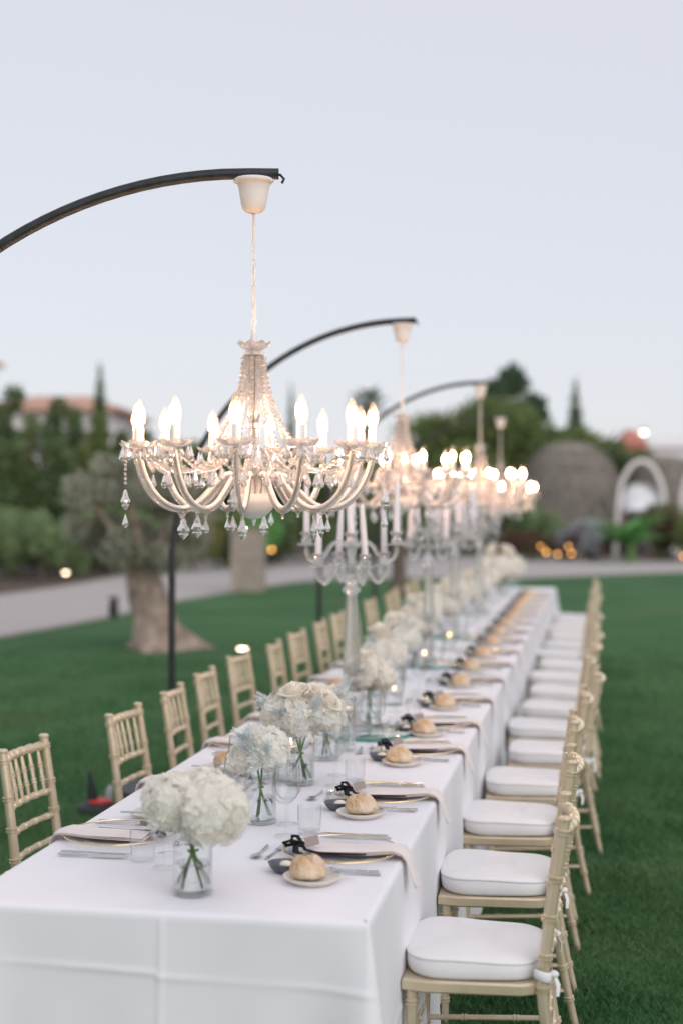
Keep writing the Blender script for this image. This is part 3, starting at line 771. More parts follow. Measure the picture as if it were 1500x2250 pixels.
def chair_proto():
    e = empty('banquet_chair'); G_ = 'gold_paint'; hw = .183
    def post_x(z): return .195 + (.065 * ((z - .44) / .48) ** 1.15 if z > .44 else .075 * ((.44 - z) / .44) ** 1.4)
    for s in (-1, 1):
        mb = MB(); path = [(post_x(z), s * (hw - .012 * max(0, (z - .44) / .48)), z) for z in np.linspace(0.0, .905, 20)]
        bamboo(mb, path, lambda t: .0135 + .004 * min(1, t * 2.2) - .002 * max(0, t - .5), [.12, .24, .36, .48, .58, .70, .82, .965], 10)
        mb.lathe([(.012, 0), (.019, .002), (.02, .010), (.015, .016), (0, .018)], 10, (post_x(.905), s * (hw - .012), .902)); mb.build('back_post', G_, e)
    for s in (-1, 1):
        mb = MB(); bamboo(mb, [(-.178, s * .188, 0), (-.175, s * .186, .22), (-.172, s * .185, .42)], lambda t: .012 + .005 * t, [.2, .45, .7, .9], 8); mb.build('front_leg', G_, e)
    def rail(z, rad, rings, bow, name):
        x = post_x(z); y = hw - .012 * (z - .44) / .48
        mb = MB(); bamboo(mb, [(x + bow * (1 - t * t), y * t, z) for t in np.linspace(-1, 1, 11)], rad, rings, 8, 1.22); mb.build(name, G_, e)
    rail(.875, .0155, [.1, .26, .42, .58, .74, .9], .030, 'crest_rail'); rail(.705, .012, [.12, .3, .5, .7, .88], .022, 'back_rail')
    rail(.615, .011, [.15, .38, .62, .85], .02, 'back_rail'); rail(.525, .011, [.15, .38, .62, .85], .018, 'back_rail')
    me = None
    for k in range(6):
        t = (k - 2.5) / 3.25; y = t * .172
        x0 = post_x(.705) + .022 * (1 - t * t); x1 = post_x(.875) + .03 * (1 - t * t); mb = MB()
        bamboo(mb, [(x0, y, .708), (x1, y, .868)], lambda q: .0062 + .0025 * math.sin(PI * q), [.3, .62], 6, 1.3); mb.build('spindle', G_, e)
    def slab(o, z0, z1, bev=.006):
        n = len(o); vs = []
        for k, z in ((.965, z0), (1, z0 + bev), (1, z1 - bev), (.975, z1)): vs += [(x * k, y * k, z) for x, y in o]
        m_ = MB(); m_.add(vs, [(i * n + k, i * n + (k + 1) % n, (i + 1) * n + (k + 1) % n, (i + 1) * n + k) for i in range(3) for k in range(n)] + [tuple(reversed(range(n))), tuple(3 * n + k for k in range(n))]); return m_
    o = [(-.2, -.205), (-.2, .205), (-.13, .218), (.14, .205), (.2, .172), (.2, -.172), (.14, -.205), (-.13, -.218)]; o = list(reversed(o))
    slab(o, .412, .448).build('seat_frame', G_, e, angle=25)
    for z, s in ((.20, -1), (.20, 1), (.115, -1), (.115, 1)):
        mb = MB(); bamboo(mb, [(-.175, s * .186, z), (post_x(z), s * hw, z + .02)], .0085, [.3, .7], 7); mb.build('stretcher', G_, e)
    for x, z in ((-.176, .26), (-.176, .17), (post_x(.24), .24), (post_x(.3), .31)):
        mb = MB(); bamboo(mb, [(x, -.186, z), (x, .186, z)], .0085, [.25, .5, .75], 7); mb.build('stretcher', G_, e)
    # cushion
    ou = seat_outline(); n = len(ou); vs = []
    lay = [(.90, .449), (.975, .451), (1.0, .460), (1.008, .478), (1.004, .494), (1.0, .4975), (1.014, .5005), (1.014, .5045), (.995, .507), (.96, .5105), (.86, .5145), (.62, .5185), (.3, .520)]
    for k, z in lay:
        for i, (x, y) in enumerate(ou):
            vs.append((x * k, y * k, z + .0022 * math.sin(i * .7 + k * 9) * (1 if k < .9 else .5) + (.004 * math.sin(3 * math.atan2(y, x) + 1) if z > .49 else 0)))
    m = len(lay); mb = MB(); mb.add(vs, [(i * n + k, i * n + (k + 1) % n, (i + 1) * n + (k + 1) % n, (i + 1) * n + k) for i in range(m - 1) for k in range(n)] + [tuple(reversed(range(n))), tuple((m - 1) * n + k for k in range(n))])
    cu = mb.build('cushion', 'cushion', e, angle=None)
    for s in (-1, 1):
        mb = MB(); x = post_x(.475)
        vs2 = []; 
        for i in range(14):
            a = 2 * PI * i / 14
            for (dr, dz) in ((.0225, -.014), (.026, -.006), (.026, .007), (.0225, .014)): vs2.append((x + dr * math.cos(a) * 1.05, s * hw + dr * math.sin(a), .474 + dz + .004 * math.sin(a * 2)))
        mb.add(vs2, [(i * 4 + k, ((i + 1) % 14) * 4 + k, ((i + 1) % 14) * 4 + k + 1, i * 4 + k + 1) for i in range(14) for k in range(3)])
        mb.ball((x + .03, s * (hw + .006), .478), (.014, .012, .011), 8, 6)
        mb.tube([(x + .03, s * (hw + .004), .478), (x + .042, s * (hw + .014), .45), (x + .04, s * (hw + .018), .42)], [.006, .009, .007], 6, flat=.35); mb.build('tie', 'cushion', cu)
    return e
chp = Proto(chair_proto())
RY = [4.22, 5.09, 5.97, 6.76, 7.57]
while RY[-1] < 16.2: RY.append(RY[-1] + .785)
LY = [4.12, 4.94, 5.81, 6.53, 7.22, 8.0, 8.70, 9.45, 10.30, 11.05]
while LY[-1] < 15.9: LY.append(LY[-1] + .79)
LX = [-2.09, -2.11, -2.025, -2.025, -2.065, -2.095, -2.04, -2.065, -2.07, -2.085]
rgc = random.Random(5)
dx = [0, 0, -.012, .02, .075, .02, .055, .065, .03, .06, .0, .03, .05, .0, .03, .01, .02]
for i, y in enumerate(RY):
    chp.put((-.372 + dx[i % len(dx)], y, 0), R(rgc.uniform(-4, 4)), 'gold chair with white cushion, %s from the hydrangea table end, open lawn side' % ORD[i], 'chair', 'gold chairs along the table')
for i, y in enumerate(LY):
    chp.put(((LX[i] if i < len(LX) else -2.06 + rgc.uniform(-.04, .03)) + .26, y, 0), PI + R(rgc.uniform(-4.5, 4.5)), 'gold chair with white cushion, %s from the hydrangea table end, olive tree side' % ORD[i], 'chair', 'gold chairs along the table')

# ================================================================== PLACE SETTINGS
def m_plate(prof, n, name, m): return MB().lathe(prof, n).mesh(name, m)
def charger_proto():
    e = empty('charger_plate')
    MB().shell([(.0, .004), (.10, .004), (.118, .006), (.150, .012), (.1705, .0165), (.1705, .0185), (.150, .0145), (.116, .0085), (.10, .0065), (.0, .0065)], 40).build('plate', 'glass_plate', e)
    MB().ring((0, 0, .0178), .1715, .0022, 48, 6).build('gold_rim', 'gold_trim', e)
    MB().ring((0, 0, .008), .116, .0008, 40, 4).build('foot_ring', 'gold_trim', e); return e
def napkin_proto():
    """local: sitter's edge at +x; the table edge lies at x=.19"""
    e = empty('folded_napkin'); mb = MB()
    for lay, (w, x0, z0) in enumerate(((.056, -.10, .0125), (.0545, -.09, .0157), (.053, -.095, .0189))):
        path = [(x0, z0), (x0 + .06, z0 + .002), (.02, z0 + .002), (.08, z0 + .003), (.13, z0 + .008), (.165, z0 + .0105), (.188, z0 + .004), (.203, z0 - .008), (.211, z0 - .030), (.220, z0 - .055), (.231, z0 - .082 - .007 * lay)]
        vs = []; m = len(path); K = 9
        for i, (x, z) in enumerate(path):
            ww = w * (1 if i < 7 else 1 - .10 * (i - 6)); sh = .0 if i < 7 else .010 * (i - 6)
            for k in range(K):
                t = 2 * k / (K - 1) - 1; vs.append((x + (.005 * math.sin(t * 3 + lay) if i > 6 else 0), t * ww - sh * .5, z + .0018 * math.sin(t * 4 + i + lay) - (.003 if abs(t) == 1 else 0)))
        for i, (x, z) in enumerate(path):
            ww = w * (1 if i < 7 else 1 - .10 * (i - 6)); sh = .0 if i < 7 else .010 * (i - 6)
            for k in range(K):
                t = 2 * k / (K - 1) - 1; vs.append((x - (.004 if i > 6 else 0), t * ww * .985 - sh * .5, z - .0030))
        q = m * K; fs = []
        for i in range(m - 1):
            for k in range(K - 1):
                a = i * K + k; fs += [(a, a + K, a + K + 1, a + 1), (q + a, q + a + 1, q + a + K + 1, q + a + K)]
            fs += [(i * K, q + i * K, q + (i + 1) * K, (i + 1) * K), (i * K + K - 1, (i + 1) * K + K - 1, q + (i + 1) * K + K - 1, q + i * K + K - 1)]
        fs += [tuple(range(K)) + tuple(q + k for k in reversed(range(K)))]; b = (m - 1) * K
        fs += [tuple(b + k for k in reversed(range(K))) + tuple(q + b + k for k in range(K))]
        mb.add(vs, fs)
    mb.build('cloth', 'napkin', e, angle=50)
    mb = MB()   # velvet ribbon: knot, two loops, tails along the napkin's near side
    mb.ball((-.118, -.012, .026), (.011, .013, .010), 10, 6)
    for sx, sy in ((-1, -1), (-.5, 1)):
        mb.tube([(-.118, -.012, .032), (-.132 + .012 * sx, -.012 + .030 * sy, .042), (-.150 + .012 * sx, -.012 + .042 * sy, .038), (-.148 + .01 * sx, -.012 + .026 * sy, .026), (-.118, -.012, .029)], [.005, .008, .009, .008, .005], 8, flat=.5)
    mb.tube([(-.118, -.014, .030), (-.098, -.05, .020), (-.06, -.061, .0155), (.0, -.062, .0150), (.05, -.064, .016), (.085, -.066, .0175)], [.006, .0065, .006, .0055, .0055, .005], 8, flat=.35)
    mb.tube([(-.118, -.010, .030), (-.128, -.045, .026), (-.12, -.08, .020), (-.10, -.098, .018)], [.008, .010, .010, .009], 8, flat=.3)
    mb.build('ribbon', 'black_ribbon', e)
    mb = MB(); M_ = Matrix.Translation((-.082, -.035, .042)) @ Euler((R(38), R(-14), R(12))).to_matrix().to_4x4(); mb.box((-.021, -.017, -.0006), (.021, .017, .0006), M_); mb.build('name_tag', 'tag_card', e, smooth=False)
    return e
def knife_mesh(l=.215):
    mb = MB(); hl = l * .43
    mb.tube([(-l / 2, 0, .005), (-l / 2 + .01, 0, .005), (-l / 2 + hl * .6, 0, .005), (-l / 2 + hl, 0, .005)], [.0045, .0062, .0058, .0042], 8, flat=.6)
    bl = [(-l / 2 + hl, -.0038), (-l / 2 + hl + .02, -.0085), (l / 2 - .03, -.0098), (l / 2 - .006, -.004), (l / 2, .004), (l / 2 - .02, .0052), (-l / 2 + hl, .0042)]
    n = len(bl); mb.add([(x, y, .0038) for x, y in bl] + [(x, y, .0056) for x, y in bl], [tuple(reversed(range(n))), tuple(n + k for k in range(n))] + [(k, (k + 1) % n, n + (k + 1) % n, n + k) for k in range(n)])
    return mb.mesh('knife', 'silver')
def fork_mesh(l=.20):
    mb = MB(); mb.tube([(-l / 2, 0, .004), (-l / 2 + .02, 0, .004), (0, 0, .0035), (l / 2 - .075, 0, .007)], [.0065, .0062, .0034, .003], 8, flat=.5)
    mb.tube([(l / 2 - .078, 0, .007), (l / 2 - .062, 0, .0065), (l / 2 - .045, 0, .0035)], [.0032, .0105, .0112], 8, flat=.22)
    for k in range(4):
        y = (k - 1.5) * .0062; mb.tube([(l / 2 - .048, y, .0036), (l / 2 - .02, y, .003), (l / 2, y * .95, .008)], [.0021, .0018, .0012], 6, flat=.7)
    return mb.mesh('fork', 'silver')
def spoon_mesh(l=.19):
    mb = MB(); mb.tube([(-l / 2, 0, .004), (-l / 2 + .02, 0, .004), (0, 0, .0035), (l / 2 - .055, 0, .009)], [.006, .0058, .0032, .003], 8, flat=.5)
    vs = []; nr, na = 5, 18
    for i in range(nr):
        r = (i + .001) / (nr - 1)
        for k in range(na):
            a = 2 * PI * k / na; vs.append((l / 2 - .03 + .03 * r * math.cos(a), .0185 * r * math.sin(a) * (1 - .12 * math.cos(a)), .0025 + .007 * r * r))
    mb.add(vs, [(i * na + k, i * na + (k + 1) % na, (i + 1) * na + (k + 1) % na, (i + 1) * na + k) for i in range(nr - 1) for k in range(na)])
    return mb.mesh('spoon', 'silver')
bread_plate_me = m_plate([(.0, .0), (.058, .0), (.062, .004), (.078, .0125), (.0815, .0175), (.0795, .0185), (.074, .0145), (.060, .0075), (.0, .0065)], 36, 'bread_plate', 'stoneware')
dish_me = MB().lathe([(.0, .0), (.030, .0), (.042, .012), (.0485, .0265), (.0465, .0275), (.038, .013), (.026, .008), (.0, .007)], 26)
dish_me.v = [(x * 1.12, y * .9, z) for x, y, z in dish_me.v]; dish_me = dish_me.mesh('butter_dish', 'slate_dish')
butter_me = MB().ball((0, 0, .019), (.021, .017, .0125), 12, 8).mesh('butter', 'butter')
def roll_mesh(seed):
    rg = random.Random(seed); mb = MB(); mb.ball((0, 0, 0), 1, 28, 18); vs = []
    for x, y, z in mb.v:
        a = math.atan2(y, x); rad = 1 + .05 * math.sin(2 * a + seed) + .04 * math.sin(5 * a + 3 * z + seed) + .02 * math.sin(11 * a + 7 * z)
        crease = math.exp(-((y + .22 * x + .05) / .13) ** 2) * max(0, z + .15) * .34
        px_, py, pz = x * .052 * rad, y * .043 * rad * (1 + .06 * (y > 0)), z * (.047 if z > 0 else .022) * rad * (1 - crease)
        vs.append((px_, py, pz + .022 - (crease * .012)))
    mb.v = vs; return mb.mesh('bread_roll', 'crust', angle=None)
rolls = [roll_mesh(k) for k in range(4)]
def wine_mesh(kind):
    if kind == 0: p = [(.038, .0), (.037, .0018), (.016, .004), (.0045, .009), (.0036, .03), (.0036, .090), (.006, .099), (.022, .108), (.037, .125), (.0425, .148), (.0405, .180), (.0355, .222)]
    else: p = [(.036, .0), (.035, .0018), (.014, .004), (.0045, .009), (.0038, .03), (.0040, .068), (.007, .076), (.026, .086), (.041, .106), (.0455, .130), (.0435, .160), (.0390, .190)]
    mb = MB(); mb.shell(p, 28); t = .0012; inner = [(r - t, z) for r, z in reversed(p[7:])] + [(.004, p[6][1] + .006), (.0, p[6][1] + .005)]
    mb.shell(inner, 28); mb.ring((0, 0, p[-1][1]), p[-1][0] - .0006, .0008, 28, 4); return mb.mesh('wine_glass', 'glassware')
wines = [wine_mesh(0), wine_mesh(1)]
tumb = MB(); tumb.shell([(.0, .0), (.031, .0), (.034, .004), (.037, .04), (.038, .088), (.0368, .088), (.0356, .04), (.0325, .012), (.0, .011)], 28); tumbler_me = tumb.mesh('tumbler', 'glassware')
knife_me, fork_me, spoon_me, small_knife_me = knife_mesh(), fork_mesh(), spoon_mesh(), knife_mesh(.165)
chp_, nap_ = Proto(charger_proto()), Proto(napkin_proto())
rgs = random.Random(3)
def thing(name, me, loc, rz, label, cat, group, tilt=0):
    o = link(name, me, None, loc, (0, tilt, rz)); return tag(o, label, cat, group)
def setting(i, yc, side):
    """side +1: open lawn side, -1: olive tree side; offsets are the sitter's own (u away from the sitter's edge, s to the sitter's right)"""
    sd = 'open lawn side' if side > 0 else 'olive tree side'; who = '%s place, %s' % (ORD[i], sd)
    edge = TX1 if side > 0 else TX0; rz0 = 0 if side > 0 else PI; z = TZ + .002
    J = lambda a: rgs.uniform(-a, a)
    def W(u, s, dz=0): return (edge - side * u, yc + side * s, z + dz)
    chp_.put(W(.19, -.04), rgs.uniform(0, 6), 'clear glass charger plate with gold rim, %s' % who, 'plate', 'charger plates')
    nap_.put(W(.19, -.03 + J(.008)), rz0 + J(.04), 'blush napkin with black ribbon and tag hanging over the edge, %s' % who, 'napkin', 'blush napkins')
    thing('bread_plate', bread_plate_me, W(.21 + J(.01), -.345), 0, 'cream bread plate, %s' % who, 'plate', 'bread plates')
    o = thing('bread_roll', rolls[i % 4], W(.22 + J(.01), -.345 + J(.008), .0068), rgs.uniform(-.6, .5), 'floury split bread roll on its plate, %s' % who, 'bread roll', 'bread rolls')
    e = empty('butter_dish', W(.305, -.265 + J(.01)), J(.5)); link('dish', dish_me, e); link('butter', butter_me, e)
    tag(e, 'small black dish holding a butter ball, %s' % who, 'butter dish', 'butter dishes')
    thing('wine_glass', wines[0], W(.405 + J(.01), .135 + J(.015)), 0, 'tall stemmed wine glass, %s' % who, 'wine glass', 'wine glasses')
    thing('water_goblet', wines[1], W(.43 + J(.01), .30 + J(.02)), 0, 'rounder stemmed goblet, %s' % who, 'goblet', 'goblets')
    thing('tumbler', tumbler_me, W(.335 + J(.01), .20 + J(.01)), 0, 'clear straight tumbler, %s' % who, 'tumbler', 'tumblers')
    if i > 9 and side > 0 or i > 4 and side < 0: return
    for k, s in enumerate((.165, .198)): thing('table_knife', knife_me, W(.185 + J(.01), s), (PI if side > 0 else 0) + J(.03), '%s silver table knife, %s' % (('inner', 'outer')[k], who), 'knife', 'table knives')
    for k, s in enumerate((-.222, -.250)): thing('table_fork', fork_me, W(.145 + J(.006), s), (PI if side > 0 else 0) + J(.03), '%s silver table fork, %s' % (('inner', 'outer')[k], who), 'fork', 'table forks')
    thing('butter_knife', small_knife_me, W(.185, -.302, .0165), (PI if side > 0 else 0) + .05 + J(.05), 'small silver butter knife lying on the bread plate, %s' % who, 'knife', 'butter knives')
    thing('dessert_fork', fork_me, W(.385, -.05 + J(.01)), side * PI / 2 + J(.1), 'dessert fork laid above the charger plate, %s' % who, 'fork', 'dessert forks').scale = (.82, .82, .82)
    thing('dessert_spoon', spoon_me, W(.425, -.07 + J(.01)), -side * PI / 2 + J(.12), 'dessert spoon laid above the charger plate, %s' % who, 'spoon', 'dessert spoons').scale = (.86, .86, .86)
SY = [4.17, 4.99, 5.92, 6.63, 7.44, 8.28]
while len(SY) < len(RY): SY.append(SY[-1] + .765)
for i, y in enumerate(SY): setting(i, y, 1)
for i, y in enumerate(LY[:8]): setting(i, y + .05, -1)

# ================================================================== FLOWERS, VASES, CANDLES
def floret_head(r, n, seed, fs=.019):
    rg = np.random.default_rng(seed); k = np.arange(n) + .5
    ph = np.arccos(1 - 2 * k / n * .93); th = PI * (1 + 5 ** .5) * k
    d = np.stack([np.cos(th) * np.sin(ph), np.sin(th) * np.sin(ph), np.cos(ph)], 1) + rg.normal(size=(n, 3)) * .05
    d /= np.linalg.norm(d, axis=1)[:, None]
    c = d * (r * (1 + rg.uniform(-.13, .05, n) + .07 * np.sin(d[:, 0] * 6 + seed) * np.sin(d[:, 1] * 5)))[:, None]
    nrm = d + rg.normal(size=(n, 3)) * .28; nrm /= np.linalg.norm(nrm, axis=1)[:, None]
    q = rg.normal(size=(n, 3)); u = np.cross(nrm, q); u /= np.linalg.norm(u, axis=1)[:, None]; v = np.cross(nrm, u)
    sz = fs * rg.uniform(.8, 1.25, n)[:, None]; out = []
    for j in range(4):
        a = j * PI / 2; dr = u * math.cos(a) + v * math.sin(a); sd = -u * math.sin(a) + v * math.cos(a)
        cup = rg.uniform(.1, .5, n)[:, None]
        out.append(np.stack([c, c + dr * sz * .55 + sd * sz * .5 + nrm * sz * cup * .5, c + dr * sz * 1.05 + nrm * sz * cup * .8, c + dr * sz * .55 - sd * sz * .5 + nrm * sz * cup * .5], 1))
    return np.stack(out, 1).reshape(-1, 3)
def hyd_mesh(seed, r=.072, n=190):
    mb_v = floret_head(r, n, seed, .0200)
    b = MB().ball((0, 0, 0), r * .86, 24, 16); core = np.array([b.v[i] for f in b.f for i in (f if len(f) == 4 else (f[0], f[1], f[2], f[2]))], dtype=float).reshape(-1, 3)  # white ball added inside the head so light isn't lost between florets
    return np_mesh('hydrangea', np.concatenate([mb_v, core]), 4, 'hydrangea_white')
hyd = [hyd_mesh(k) for k in range(3)]
def rose_mesh(seed):
    rg = random.Random(seed); mb = MB(); layers = 17
    for i in range(layers):
        t = i / (layers - 1); a0 = i * 2.4 + rg.uniform(-.2, .2); r = .006 + .030 * t; h = .058 - .014 * t; half = 1.25 - .25 * t; vs = []; K, Mv = 9, 6
        for jv in range(Mv):
            v = jv / (Mv - 1)
            for k in range(K):
                u = 2 * k / (K - 1) - 1; a = a0 + u * half
                rr = r * (.35 + .75 * math.sin(min(1, v * 1.15) * PI / 2)) + (.010 * t * max(0, v - .72) / .28) * (1 + .5 * math.cos(u * 2))
                z = h * v * (1 - .10 * u * u) - (.010 * t * max(0, v - .82) / .18) + .0012 * math.sin(5 * u + i)
                vs.append((rr * math.cos(a), rr * math.sin(a), z - .004))
        mb.add(vs, [(j * K + k, j * K + k + 1, (j + 1) * K + k + 1, (j + 1) * K + k) for j in range(Mv - 1) for k in range(K - 1)])
    return mb.mesh('rose', 'rose_cream', angle=None)
rose = [rose_mesh(k) for k in range(2)]
def dusty_mesh(seed):
    rg = random.Random(seed); mb = MB()
    for i in range(10):
        a = rg.uniform(0, 2 * PI); t = rg.uniform(.2, 1.3); l = rg.uniform(.05, .085); d = Vector((math.cos(a) * math.cos(t), math.sin(a) * math.cos(t), math.sin(t)))
        sd_ = d.cross(Vector((0, 0, 1))).normalized(); nr = sd_.cross(d); mb.tube([(0, 0, 0), d * l * .5, d * l], [.0016, .0014, .0007], 4)
        for j in range(8):
            f = .25 + .7 * j / 7; b = d * l * f
            for s_ in (-1, 1):
                tip = b + (d * .8 + sd_ * s_ + nr * rg.uniform(-.1, .5)).normalized() * l * .34 * (1.15 - .5 * f); mid = (b + tip) * .5; w = nr.cross(tip - b).normalized() * .0026
                mb.add([b, mid + w, tip, mid - w], [(0, 1, 2, 3)])
    return mb.mesh('dusty_miller', 'silver_leaf', smooth=False)
dusty = [dusty_mesh(k) for k in range(2)]
vase_mb = MB(); vase_mb.shell([(.0, .0), (.050, .0), (.0525, .004), (.0525, .150), (.0500, .150), (.0498, .016), (.046, .012), (.0, .012)], 36)
vase_mb.v = [(x, y, z * 1.28 if z > .02 else z) for x, y, z in vase_mb.v]; vase_me = vase_mb.mesh('vase', 'glassware')
vase_base_me = MB().lathe([(.0, .001), (.049, .001), (.0515, .004), (.0515, .010), (.048, .0125), (.0, .0115)], 36).mesh('base', 'thick_glass')
water_me = MB().lathe([(.0, .0165), (.0488, .0165), (.0488, .082), (.0, .0822)], 36).mesh('water', 'water')
def vase(loc, s, label, water=True, hh=1.0):
    e = empty('glass_vase', loc); e.scale = (s, s, s * hh); link('vessel', vase_me, e); link('base', vase_base_me, e)
    if water: link('water', water_me, e)
    return tag(e, label, 'vase', 'clear glass flower vases')
def arrangement(loc, blooms, label, stems=5, hv=.15, seed=0, dus=(), leaf=True):
    """blooms: (kind, dx, dy, z, scale, tilt dir)"""
    rg = random.Random(seed); e = empty('flower_arrangement', loc, 0); hv += .04
    blooms = [(k, a, b, c + .042, q) for k, a, b, c, q in blooms]; dus = [(a, b, c + .042, q) for a, b, c, q in dus]
    for i, (kd, bx, by, bz, sc) in enumerate(blooms):
        tl_ = Vector((bx, by, .10)).normalized().to_track_quat('Z', 'Y').to_euler()
        me = hyd[(i + seed) % 3] if kd == 'h' else rose[(i + seed) % 2]
        b = link({'h': 'hydrangea_bloom', 'r': 'rose_bloom'}[kd], me, e, (bx, by, bz), tl_ if kd == 'r' else (rg.uniform(-.4, .4), rg.uniform(-.4, .4), rg.uniform(0, 6))); b.scale = (sc, sc, sc)
        if i < stems:
            a = rg.uniform(0, 2 * PI); fx, fy = -bx * .62 + .014 * math.cos(a), -by * .62 + .014 * math.sin(a)
            k = max(1, math.hypot(fx, fy) / .041); fx /= k; fy /= k
            mb = MB(); mb.tube([(fx, fy, .02), (fx * .3 + bx * .1, fy * .3 + by * .1, .10), (bx * .25, by * .25, hv), (bx * .85, by * .85, bz - .01)], [.0036, .0034, .0032, .003], 7)
            for q in (.3, .55): mb.ball((fx * (1 - q) + bx * .15 * q, fy * (1 - q) + by * .15 * q, .02 + (hv - .02) * q), (.0048, .0048, .004), 6, 4)
            mb.build('stem', 'stem_green', e)
    for i, (bx, by, bz, sc) in enumerate(dus):
        o = link('silver_foliage', dusty[i % 2], e, (bx, by, bz), Vector((bx, by, .05)).normalized().to_track_quat('Z', 'Y').to_euler()); o.scale = (sc,) * 3
    if leaf:
        mb = MB(); a = rg.uniform(0, 6); c = Vector((.03 * math.cos(a), .03 * math.sin(a), .085)); d = Vector((math.cos(a) * .4, math.sin(a) * .4, -.5)).normalized(); s_ = d.cross(Vector((0, 0, 1))).normalized()
        mb.add([c, c + d * .012 + s_ * .007, c + d * .03, c + d * .012 - s_ * .007], [(0, 1, 2, 3)]); mb.build('leaf', 'stem_green', e, smooth=False)
    return tag(e, label, 'flowers', 'white flower arrangements')
def TP(x, y): return G(x, y, TZ + .002)     # a spot on the cloth from a photo pixel
def ring_blooms(rg, n_h, n_r, rad, z, extra=0):
    out = []
    for i in range(n_h):
        a = 2 * PI * i / max(1, n_h) + rg.uniform(-.3, .3); out.append(('h', math.cos(a) * rad, math.sin(a) * rad, z + rg.uniform(-.012, .012), rg.uniform(.78, .95)))
    for i in range(n_r):
        a = rg.uniform(0, 2 * PI); q = rg.uniform(.1, .8) * rad; out.append(('r', math.cos(a) * q, math.sin(a) * q, z + rg.uniform(.055, .08), rg.uniform(1.0, 1.3)))
    return out
# 1: the lone hydrangea vase at the near end
p = TP(424, 1962)
vase(p, 1.0, 'clear glass vase of hydrangea stems at the bare end of the table')
arrangement(p, [('h', -.056, .0, .195, 1.0), ('h', .062, -.012, .178, 1.2), ('h', .01, .075, .205, .95), ('h', -.09, .04, .20, .8)], 'two big white hydrangea heads in the vase at the bare table end', 4, .15, 1, [(.0, -.045, .165, .5), (-.01, -.02, .18, .45)])
# 2
p = TP(572, 1806)
vase(p, 1.0, 'clear glass vase with crossed green stems beside the wine glass')
arrangement(p, [('h', .035, -.02, .195, .85), ('h', -.05, .01, .165, .72), ('h', .02, .05, .20, .75), ('h', -.02, .04, .21, .7)], 'white hydrangea with silver foliage, next to the lone hydrangea vase', 3, .15, 2, [(-.02, -.045, .20, 1.0), (.025, -.07, .175, .9), (-.03, -.03, .23, .9)])
# 3: roses
p = TP(660, 1722)
vase(p, 1.0, 'clear glass vase holding the cream roses')
arrangement(p, [('h', -.075, -.02, .215, .9), ('h', .0, -.05, .21, .95), ('h', .09, .0, .215, .95), ('h', -.03, .06, .23, .9), ('h', .06, .07, .22, .85), ('r', -.012, -.025, .272, 1.3), ('r', .060, -.008, .268, 1.25), ('r', -.055, .02, .25, 1.1), ('r', .10, -.03, .255, 1.05)], 'cream roses over white hydrangea with silver foliage', 4, .15, 3, [(-.045, -.075, .235, 1.0), (.05, -.075, .225, 1.1), (-.11, -.01, .255, .9)])
# 4
p = TP(716, 1668)
vase(p, 1.0, 'clear glass vase of loose stems just behind the cream roses')
arrangement(p, [('h', .03, .03, .20, .7), ('h', -.04, .03, .205, .7), ('h', 0, -.02, .205, .6)], 'small white hydrangea bunch with silver leaves behind the cream roses', 3, .15, 4, [(.03, -.05, .215, 1.1), (.06, -.01, .225, 1.0), (-.03, -.05, .225, 1.0)])
rest = [(812, 1602, 3, 1, .055, 1.0, 'rose and hydrangea bunch beside the mirror tray'), (838, 1530, 3, 2, .06, 1.05, 'leafy hydrangea bunch just past the mirror tray'), (872, 1492, 4, 2, .065, 1.1, 'broad hydrangea bunch past the first candelabrum'),
        (905, 1458, 4, 1, .065, 1.1, 'full hydrangea bunch before the second candelabrum'), (925, 1425, 4, 2, .06, 1.15, 'tall cream bunch beside the second candelabrum'), (962, 1398, 4, 2, .07, 1.15, 'cream bunch just past the second candelabrum'),
        (990, 1372, 4, 1, .06, 1.15, 'white bunch before the third candelabrum'), (1012, 1350, 4, 2, .07, 1.2, 'white bunch beside the third candelabrum'), (1040, 1334, 4, 2, .07, 1.2, 'white bunch just past the third candelabrum'),
        (1062, 1318, 4, 1, .07, 1.25, 'white bunch beside the fourth candelabrum'), (1098, 1306, 5, 2, .08, 1.9, 'tallest white bunch near the far table end')]
rgb = random.Random(12)
for i, (x, y, nh, nr, rad, s, lb) in enumerate(rest):
    p = TP(x, y); vase(p, 1.0, 'clear glass vase under the %s' % lb, True, 1.0 if i < 10 else 1.3)
    hz = .20 if i < 10 else .27
    o = arrangement(p, [(k, a * s, b * s, hz + (c - .2) * s, q * s) for k, a, b, c, q in ring_blooms(rgb, nh, nr, rad, .2)] + [('h', 0, 0, hz + .025, .9)], lb, 4, .15, i + 5, [(.06 * s * math.cos(i * 2 + q * 2.2), .075 * s * math.sin(i * 2 + q * 2.2), hz + .03, 1.0) for q in range(3)])

